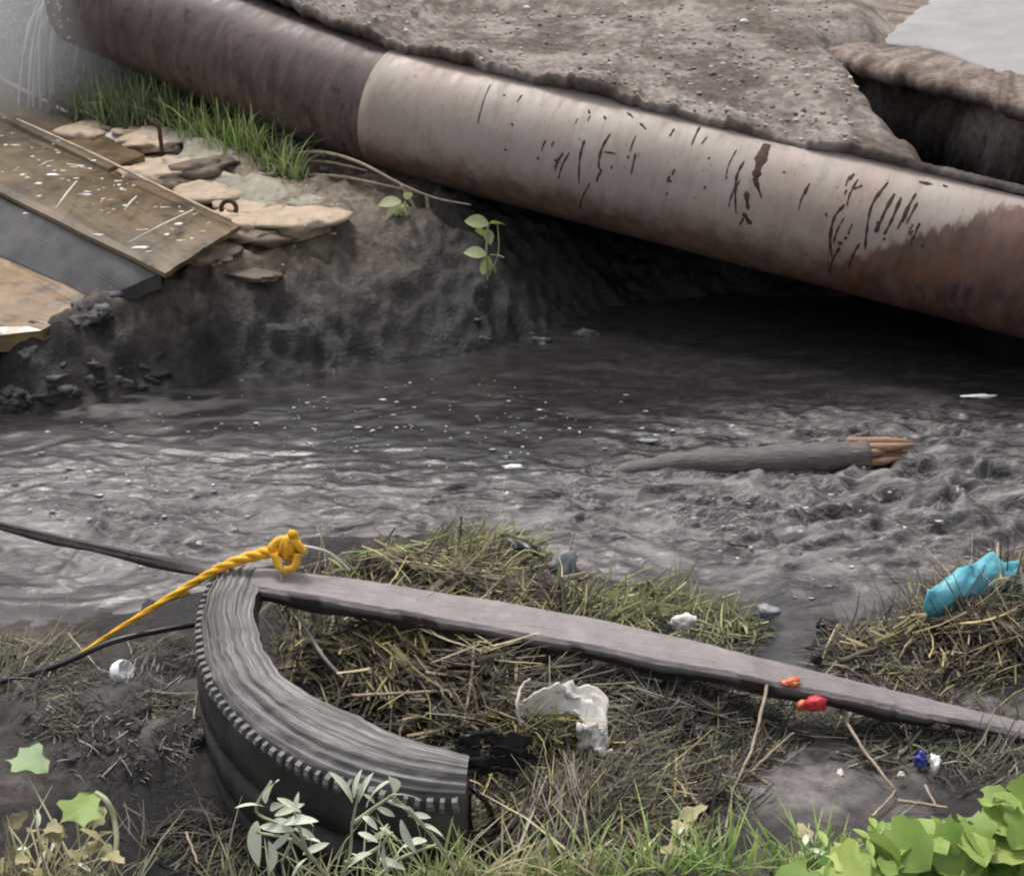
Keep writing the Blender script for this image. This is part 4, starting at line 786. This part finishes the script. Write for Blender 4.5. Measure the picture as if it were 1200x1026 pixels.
# ------------------------------------------------------------------ twigs lying about
TW = [([(903,785,.17),(893,830,.15),(880,880,.11),(858,930,.10),(848,1000,.12)],.0042,M_twig,'long grey stalk leaning down from the plank past the bare silt'),
 ([(985,832,.10),(1010,875,.10),(1050,926,.09)],.0042,M_twig,'straight tan stick slanting below the red cap'),
 ([(880,904,.09),(905,880,.10),(930,858,.12)],.0035,M_twig,'thin stick rising to the right from the grey stalk'),([(878,903,.09),(900,918,.08),(926,932,.07)],.0035,M_twig,'thin stick lying to the right across the bare silt'),
 ([(1022,956,.12),(1040,938,.11),(1050,925,.1)],.003,M_twig,'short grey stick at the foot of the straight tan stick'),([(1052,938,.13),(1085,942,.13),(1110,946,.14)],.004,M_twig,'pale stick lying at the edge of the leafy bush'),
 ([(1084,920,.12),(1096,942,.13)],.003,M_twig,'small pale stick crossing the stick by the bush'),([(985,775,.05),(1040,755,.07),(1075,748,.10)],.008,M_twigd,'thick brown branch in the mound left of the turquoise sheet'),
 ([(1062,800,.06),(1080,755,.10),(1098,725,.14)],.005,M_twig,'upright tan stalk in the brown mound'),([(412,815,.20),(470,812,.21),(540,808,.20)],.004,M_twig,'long pale straw lying level inside the tyre'),
 ([(545,655,.12),(550,640,.16),(553,622,.2)],.006,M_leafdry,'upright yellow stalk in the straw at the water edge'),([(538,640,.10),(540,618,.14),(541,604,.17)],.003,M_black,'thin dark stalk standing at the water edge'),
 ([(610,850,.2),(606,825,.24),(612,803,.26),(622,795,.27)],.004,M_white,'pale hooked stalk left of the white bag'),([(215,898,.12),(235,940,.07),(255,985,.06)],.003,M_twigd,'thin dark twig against the tyre tread'),
 ([(134,900,.05),(170,899,.05),(212,899,.05)],.0025,M_twig,'level pale straw in the hollow left of the tyre'),([(218,975,.06),(226,995,.06),(232,1012,.06)],.003,M_twig,'short tan twig in the dark hollow'),
 ([(80,742,.12),(95,760,.11),(118,785,.11)],.003,M_twig,'short pale twig crossing under the yellow rope'),([(1130,800,.09),(1145,770,.13),(1160,742,.17)],.0045,M_twigd,'dark brown stalk standing in the brown mound'),
 ([(590,665,.12),(615,645,.15),(640,652,.14)],.004,M_leafdry,'arched yellow stalk beside the black plastic strip'),([(880,640,-.005),(850,636,.004),(835,632,-.005)],.004,M_twigd,'thin dark twig floating in the swirling water')]
for pts, r_, mt, lb_ in TW:
    P = smoothpath([W(*q) for q in pts], 6); P = [p+np.array((.0009*math.sin(i*1.7), 0, .0007*math.cos(i*2.3)))*(2.2 if mt is M_twigd else 1) for i, p in enumerate(P)]
    V, F = tube(P, [r_*(1-.45*i/len(P)) for i in range(len(P))], 6); solo('twig', V, F, mt, lb_, 'twig')
# bare branches by the foot of the pipe
BR = thing('bare_branch', W(345,178,.43), 'pale bare branches reaching from the grass over the dark mud', 'branch')
for pts in ([(335,182,5.35),(375,178,5.2),(420,190,5.05),(470,216,4.95),(510,232,4.9),(552,240,4.85)],[(360,205,5.2),(400,207,5.1),(445,216,5.0),(500,228,4.95)],[(352,190,5.3),(385,190,5.2),(430,200,5.1)],[(500,228,4.95),(505,270,4.9),(518,320,4.85)],[(470,216,4.95),(490,250,4.9)]):
    P = smoothpath([WD(*q) for q in pts], 5); V, F = tube(P, [.0085*(1-.6*i/len(P)) for i in range(len(P))], 6); part('twig', V, F, M_twig, BR)
V, F = tube(smoothpath([WD(508,368,4.5), WD(530,350,4.6), WD(550,338,4.65)], 5), .0035, 5); solo('root', V, F, M_twig, 'thin pale root hanging over the black mud', 'root')

# ------------------------------------------------------------------ plants
def leafmesh(name, L, w, mat, lobes=False, fold=.25, droop=.25, n=9):
    V = []; F = []
    for i in range(n):
        t_ = i/(n-1)
        if lobes == 'round': ww = w*math.sin(math.pi*min(1, t_*.93+.06))**.6*(1+.10*math.sin(t_*19))
        elif lobes: ww = w*(math.sin(math.pi*min(1, t_*.86+.13))**.75)*(1+.28*math.cos(t_*13+.6))
        else: ww = w*(math.sin(math.pi*(t_*.94+.04))**.8)
        if i == n-1: ww = w*.03
        zc = -droop*L*t_*t_
        for e in (-1, -.5, 0, .5, 1):
            back = -.16*L*(abs(e)**1.5)*(1-t_)*(1 if lobes else 0)
            V.append((L*t_+back, e*ww, zc+fold*abs(e)*ww+.03*L*math.sin(e*5+t_*9)*(1 if lobes else 0)))
    F = [(i*5+k, (i+1)*5+k, (i+1)*5+k+1, i*5+k+1) for i in range(n-1) for k in range(4)]
    return mesh(name, V, F, mat)
def put_leaf(name, me, root, p, az, el, roll=0, sc=1):
    o = link(name, me, root, np.asarray(p)-np.array(root.location)); o.rotation_mode = 'XYZ'
    o.rotation_euler = (Matrix.Rotation(az, 3, 'Z')@Matrix.Rotation(-el, 3, 'Y')@Matrix.Rotation(roll, 3, 'X')).to_euler(); o.scale = (sc,)*3; return o
LB1 = leafmesh('leaf', .075, .037, M_leafbr, 'round', .12, .22); LB2 = leafmesh('leaf', .07, .036, M_leafmd, 'round', .15, .3); LB3 = leafmesh('leaf', .07, .032, M_leafbr, True, .15, .25); LBs = leafmesh('leaf', .055, .010, M_leafbr, False, .2, .35)
LBd = leafmesh('leaf', .05, .016, M_leafdry, True, .3, .4); LP1 = leafmesh('leaf', .062, .0088, M_leafpale, False, .2, .35); LP2 = leafmesh('leaf', .048, .007, M_leafpale, False, .2, .5); LLb = leafmesh('leaf', .066, .036, M_leafbr, True, .18, .2); M_mint = simple('mint_leaf', (.26, .38, .17), (.36, .48, .25), 24, .55, .2, .002, trans=.3)
LLp = leafmesh('leaf', .064, .032, M_mint, True, .2, .25)
# broad-leaved bush at the lower right
bush = thing('leafy_bush', W(1120,1075,.16), 'bright green broad leaved bush in the lower right corner', 'bush')
def bush_top(px): return float(np.interp(px, [940,970,1000,1040,1090,1130,1150,1200,1260], [1012,985,975,950,948,945,912,918,925]))
spots = []
tries = 0
while len(spots) < 230 and tries < 8000:
    tries += 1; px = random.uniform(945, 1270); py = random.uniform(905, 1085); tp = bush_top(px)
    if py < tp+14: continue
    if all((px-a_)**2+((py-b_)*1.2)**2 > 11**2 for a_, b_, _ in spots): spots.append((px, py, tp))
stems = []
for px, py, tp in spots:
    z = .20+.14*max(0, 1-(py-tp)/110)+random.uniform(-.03, .02); p = W(px, py, z); me = random.choice((LB1, LB1, LB2, LB3, LB1)); az = random.gauss(-1.3, 1.0)
    put_leaf('leaf', me, bush, p, az, random.gauss(-.1, .4), random.gauss(0, .5), random.uniform(.55, 1.15))
    if random.random() < .5:
        b0 = np.array((p[0]*.75+bush.location[0]*.25, p[1]*.8+bush.location[1]*.2, .12)); stems.append(tube(smoothpath([b0, (b0+p)/2+(0, 0, .02), p], 3), .0022, 5))
V, F = join(stems); part('stems', V, F, M_stem, bush)
for i in range(12):
    px = random.uniform(950, 1050); py = bush_top(px)+random.uniform(0, 60); put_leaf('leaf', LBs, bush, W(px, py, .31), random.gauss(1.2, .9), random.uniform(.0, .6), 0, random.uniform(.4, .75))
# two lobed ivy leaves at lower left
iv = thing('ivy_plant', W(110,1060,.14), 'two bright lobed leaves on stems at the lower left edge', 'plant')
p1 = W(22, 893, .27); p2 = W(92, 962, .27); root = np.array(iv.location)
put_leaf('leaf', LLp, iv, W(20,886,.27), -.35, .0, .0, 1.0); put_leaf('leaf', LLb, iv, W(88,962,.245), 1.35, .25, .2, .98)
it = [tube(smoothpath([root, W(135,1000,.2), W(134,960,.24), W(125,938,.27), W(112,928,.275)], 5), [.0048]*20+[.0035], 6), tube(smoothpath([root, W(60,960,.2), W(22,890,.268)], 5), .002, 5), tube(smoothpath([root, W(95,1000,.2), W(90,960,.25)], 5), .002, 5)]
V, F = join(it); part('stem', V, F, M_stem, iv)
# dry plant below it
dp = thing('dry_plant', W(60,1065,.14), 'withered yellowish plant below the two bright lobed leaves', 'plant')
it = []
for i in range(30):
    px = random.uniform(8, 125); py = random.uniform(965, 1040); p = W(px, py, random.uniform(.18, .24)); put_leaf('leaf', random.choice((LBd, LBd, LP2)), dp, p, random.random()*6.28, random.gauss(.1, .5), random.gauss(0, .6), random.uniform(.6, 1.0))
    it.append(tube(smoothpath([np.array(dp.location)+(random.uniform(-.04, .04), 0, 0), (np.array(dp.location)+p)/2+(0, 0, .03), p], 3), .0018, 5))
V, F = join(it); part('stem', V, F, M_leafdry, dp)
# two pale slender-leaved plants
def slender(label, base, stems_, leaves, seed):
    random.seed(seed); _b0 = WD(base[0], 1075, WY0); _b0 = np.array((_b0[0], 1.27, float(g0(_b0[0], 1.27)))); rt = thing('slender_plant', _b0, label, 'plant'); it = []
    for st in stems_: P = smoothpath(([_b0-np.array((0, 0, .02)), _b0+np.array((0, .06, .0))] if st[0][1] > 1040 else [])+[WD(q[0], q[1], WY0-.04*(q[2]-.2)) for q in st], 5); it.append(tube(P, [.0036*(1-.5*i/len(P)) for i in range(len(P))], 6))
    V, F = join(it); part('stem', V, F, M_stem, rt)
    for (a_, b_, z) in leaves:                       # leaf from sighting a to sighting b
        pa = WD(*a_, WY0-.04*(z-.2)); pb = WD(*b_, WY0-.04*(z-.2)+random.uniform(-.03, .02)); d = pb-pa; L_ = np.linalg.norm(d); az = math.atan2(d[1], d[0]); el = math.asin(d[2]/L_)
        put_leaf('leaf', LP1, rt, pa, az, el+.2, random.gauss(0, .5), L_/.062*1.03)
    return rt
WY0 = 1.44
slender('pale slender leaved plant in front of the tyre tread, left of its taller neighbour', (390,1070,.1), [[(395,1060,.12),(370,1010,.17),(335,970,.22),(300,950,.25),(318,915,.27)],[(370,1010,.17),(345,985,.2),(300,975,.24)],[(360,1000,.19),(345,950,.25)],[(345,980,.21),(330,1010,.18)]],
 [((310,945),(278,940),.25),((312,940),(318,912),.26),((318,950),(348,935),.25),((322,955),(355,945),.24),((300,962),(300,1005),.24),((305,968),(340,975),.23),((330,965),(365,960),.23),((345,955),(370,965),.24),((345,950),(350,930),.25),((340,975),(320,1000),.21),((350,985),(376,980),.2),((335,960),(310,975),.22),((355,1000),(385,990),.18),((345,970),(372,985),.21),((325,935),(352,950),.25),((360,1005),(340,1022),.17),((315,985),(325,1015),.2)], 4)
slender('taller pale slender leaved plant in front of the tyre, with arching stems', (470,1075,.1), [[(400,1060,.12),(410,1000,.2),(413,965,.25),(420,930,.28)],[(413,965,.25),(440,945,.27),(462,930,.29)],[(462,935,.28),(490,960,.26),(515,990,.22),(535,1026,.14),(540,1060,.1)],[(440,1030,.16),(470,1005,.2),(515,988,.22)],[(405,1010,.18),(440,995,.22),(460,975,.25)]],
 [((413,940),(393,905),.27),((415,935),(415,902),.28),((420,940),(432,908),.28),((430,945),(450,912),.28),((455,932),(492,930),.29),((462,928),(470,905),.29),((452,938),(478,945),.29),((440,945),(462,958),.27),((425,955),(440,968),.26),((470,945),(495,965),.28),((478,955),(505,958),.26),((470,960),(478,1000),.26),((455,965),(440,1000),.26),((445,970),(470,985),.25),((420,975),(440,985),.24),((430,985),(460,978),.24),((450,990),(448,1020),.22),((490,965),(520,975),.25),((480,985),(455,1010),.23),((500,985),(470,990),.23),((412,1000),(435,1015),.19),((445,1005),(470,1018),.2),((405,1020),(425,1000),.18),((425,930),(440,940),.28)], 5)
random.seed(11)
# small sprigs at the near edge
for base, tip, lb_, ls in (((800,1060,.15),(803,955,.22),'small pale sprig at the near edge left of centre grass',9),((955,1060,.15),(948,965,.25),'thin yellow green sprig beside the leafy bush',8)):
    rt = thing('sprig', W(*base), lb_, 'sprig'); P = smoothpath([W(*base), W((base[0]+tip[0])/2-4, (base[1]+tip[1])/2, (base[2]+tip[2])/2+.02), W(*tip)], 6); V, F = tube(P, [.003*(1-.6*i/len(P)) for i in range(len(P))], 5); part('stem', V, F, M_stem, rt)
    for k in range(ls): p = P[3+k % (len(P)-3)]; put_leaf('leaf', LP2 if k % 2 else LBd, rt, p, k*2.4, random.uniform(.2, .8), 0, random.uniform(.5, .9))
# small plants on the dark mud under the pipe
M_leafyel = simple('yellow_green_leaf', (.30, .34, .15), (.44, .47, .25), 24, .6, .2, .002, trans=.35)
LS1 = leafmesh('leaf', .062, .021, M_leafyel, False, .15, .3); LS2 = leafmesh('leaf', .06, .024, M_leafmd, False, .15, .3)
sp = thing('small_plant', G(572,335), 'small leafy plant on the dark mud below the middle of the pipe', 'plant')
Yp = sp.location[1]-.02; it = []
for (a_, b_, pale) in [((572,262),(548,256),1),((574,262),(592,258),0),((570,268),(576,285),1),((570,298),(547,292),1),((574,299),(590,297),1),((572,300),(568,322),1),((570,276),(560,268),0),((573,308),(584,318),0)]:
    pa = WD(*a_, Yp); pb = WD(*b_, Yp-.02); d = pb-pa; L_ = np.linalg.norm(d); o = put_leaf('leaf', LS1 if pale else LS2, sp, pa, math.atan2(d[1], d[0]), math.asin(d[2]/L_), random.gauss(-.6, .3), L_/.06)
V, F = join([tube(smoothpath([np.array(sp.location)-(0, 0, .02), WD(570,300,Yp), WD(572,262,Yp)], 6), .004, 5), tube(smoothpath([WD(572,325,Yp), WD(584,296,Yp), WD(583,262,Yp)], 5), .0025, 5)]); part('stem', V, F, M_stem, sp)
sp = thing('small_plant', G(480,255), 'small pale leafed plant beneath the bare branches', 'plant'); Yp = sp.location[1]-.03
for a_, b_ in [((470,236),(445,235)),((474,240),(450,252)),((476,234),(480,222)),((478,240),(462,248)),((474,238),(482,248)),((470,244),(476,254))]:
    pa = WD(*a_, Yp); pb = WD(*b_, Yp-.02); d = pb-pa; L_ = np.linalg.norm(d); put_leaf('leaf', LS1, sp, pa, math.atan2(d[1], d[0]), math.asin(d[2]/L_), -.5, L_/.06)
V, F = tube(smoothpath([np.array(sp.location)-(0, 0, .02), WD(480,250,Yp), WD(474,236,Yp)], 5), .0035, 5); part('stem', V, F, M_stem, sp)

# ------------------------------------------------------------------ foam flecks on the water, clods, spray
V = []; F = []; C = []
for i in range(520):
    k = random.random()
    if k < .42: px, py = random.gauss(470, 150), random.gauss(500, 28)
    elif k < .75: px, py = random.gauss(170, 140), random.gauss(585, 38)
    else: px, py = random.gauss(950, 160), random.gauss(600, 45)
    if py < 440 or px > 1260: continue
    c = W(px, py, .001); s = random.choice((.002, .003, .003, .004, .007)); o = len(V); q = random.uniform(.6, 2.2)
    for v_ in bV: V.append(v_*np.array((s*q, s, s*.10))*(1+.25*random.uniform(-1, 1))+c)
    F += [tuple(a_+o for a_ in f) for f in bF]; g_ = random.choice((.2, .3, .42, .6)); C += [(g_, g_*.97, g_*.97)]*len(bV)
props(link('foam', mesh('foam', V, F, M_pebble, cols=C)), 'small grey foam flecks drifting on the black water', None, None, 'stuff')
V = []; F = []; C = []
for i in range(150):
    px = random.uniform(-20, 200) if i < 55 or i > 70 else random.uniform(330, 700); py = np.interp(px, [0, 150, 300, 400, 700], [478, 455, 432, 424, 410])-abs(random.gauss(8, 22))
    if 95 < i: px = random.gauss(140, 60); py = random.gauss(850, 35)
    elif i > 70: px = random.uniform(-10, 190); py = 425-px*.55+random.gauss(0, 9)
    c = G(px, py); s = random.uniform(.008, .03)
    a, f = rock((s*1.5, s, s*.8), i+200, 3, .8); o = len(V); V += [q+c+(0, 0, -s*.1) for q in a]; F += [tuple(k+o for k in g_) for g_ in f]; g_ = random.uniform(.03, .13); C += [(g_*1.05, g_*.96, g_*.95)]*len(a)
props(link('mud_clods', mesh('mud_clods', V, F, M_mud, cols=C)), 'clods of dark mud along the left water edge', None, None, 'stuff')
m, n, b = newmat('spray_water'); b.inputs['Base Color'].default_value = (.62, .62, .61, 1); b.inputs['Roughness'].default_value = .35; M_spray = m
items = []
mouth = A0-t0*.0
for i in range(22):
    a_ = random.uniform(-2.2, 2.2)+math.pi; r_ = PR*random.uniform(.35, .98); st = mouth+r_*(math.cos(a_)*u0+math.sin(a_)*s0); vx = random.uniform(.15, .55); dv = -t0*vx+np.array((0, -random.uniform(.05, .25), 0))
    P = [st+dv*tq*1.3+np.array((0, 0, -1.9*tq*tq)) for tq in np.linspace(0, .62, 9)]; items.append(tube(P, [random.uniform(.003, .009)*(1+.5*math.sin(j*2+i)) for j in range(9)], 6))
for i in range(1200):
    q = mouth+(-t0*random.uniform(.0, .7))+np.array((0, -random.uniform(0, .35), -random.uniform(0, .55))); s = random.uniform(.002, .006); items.append((ICO1[0]*s+q, ICO1[1]))
V, F = join(items); props(link('falling_water', mesh('falling_water', V, F, M_spray)), 'water spraying from the open end of the pipe', None, None, 'stuff')
V, F = rock((.85, .5, .55), 77, 3, .2); c = mouth+(-t0*.45)+np.array((-.05, -.25, -.25))
m = bpy.data.materials.new('mist'); m.use_nodes = True; n = m.node_tree; n.nodes.clear(); pv = n.nodes.new('ShaderNodeVolumePrincipled'); pv.inputs['Color'].default_value = (.97, .97, .97, 1); oo = n.nodes.new('ShaderNodeOutputMaterial'); n.links.new(pv.outputs[0], oo.inputs['Volume'])
pv.inputs['Density'].default_value = 1.25; pv.inputs['Anisotropy'].default_value = .2
props(link('mist', mesh('mist', V+c, F, m)), 'pale spray mist around the open end of the pipe', None, None, 'stuff')
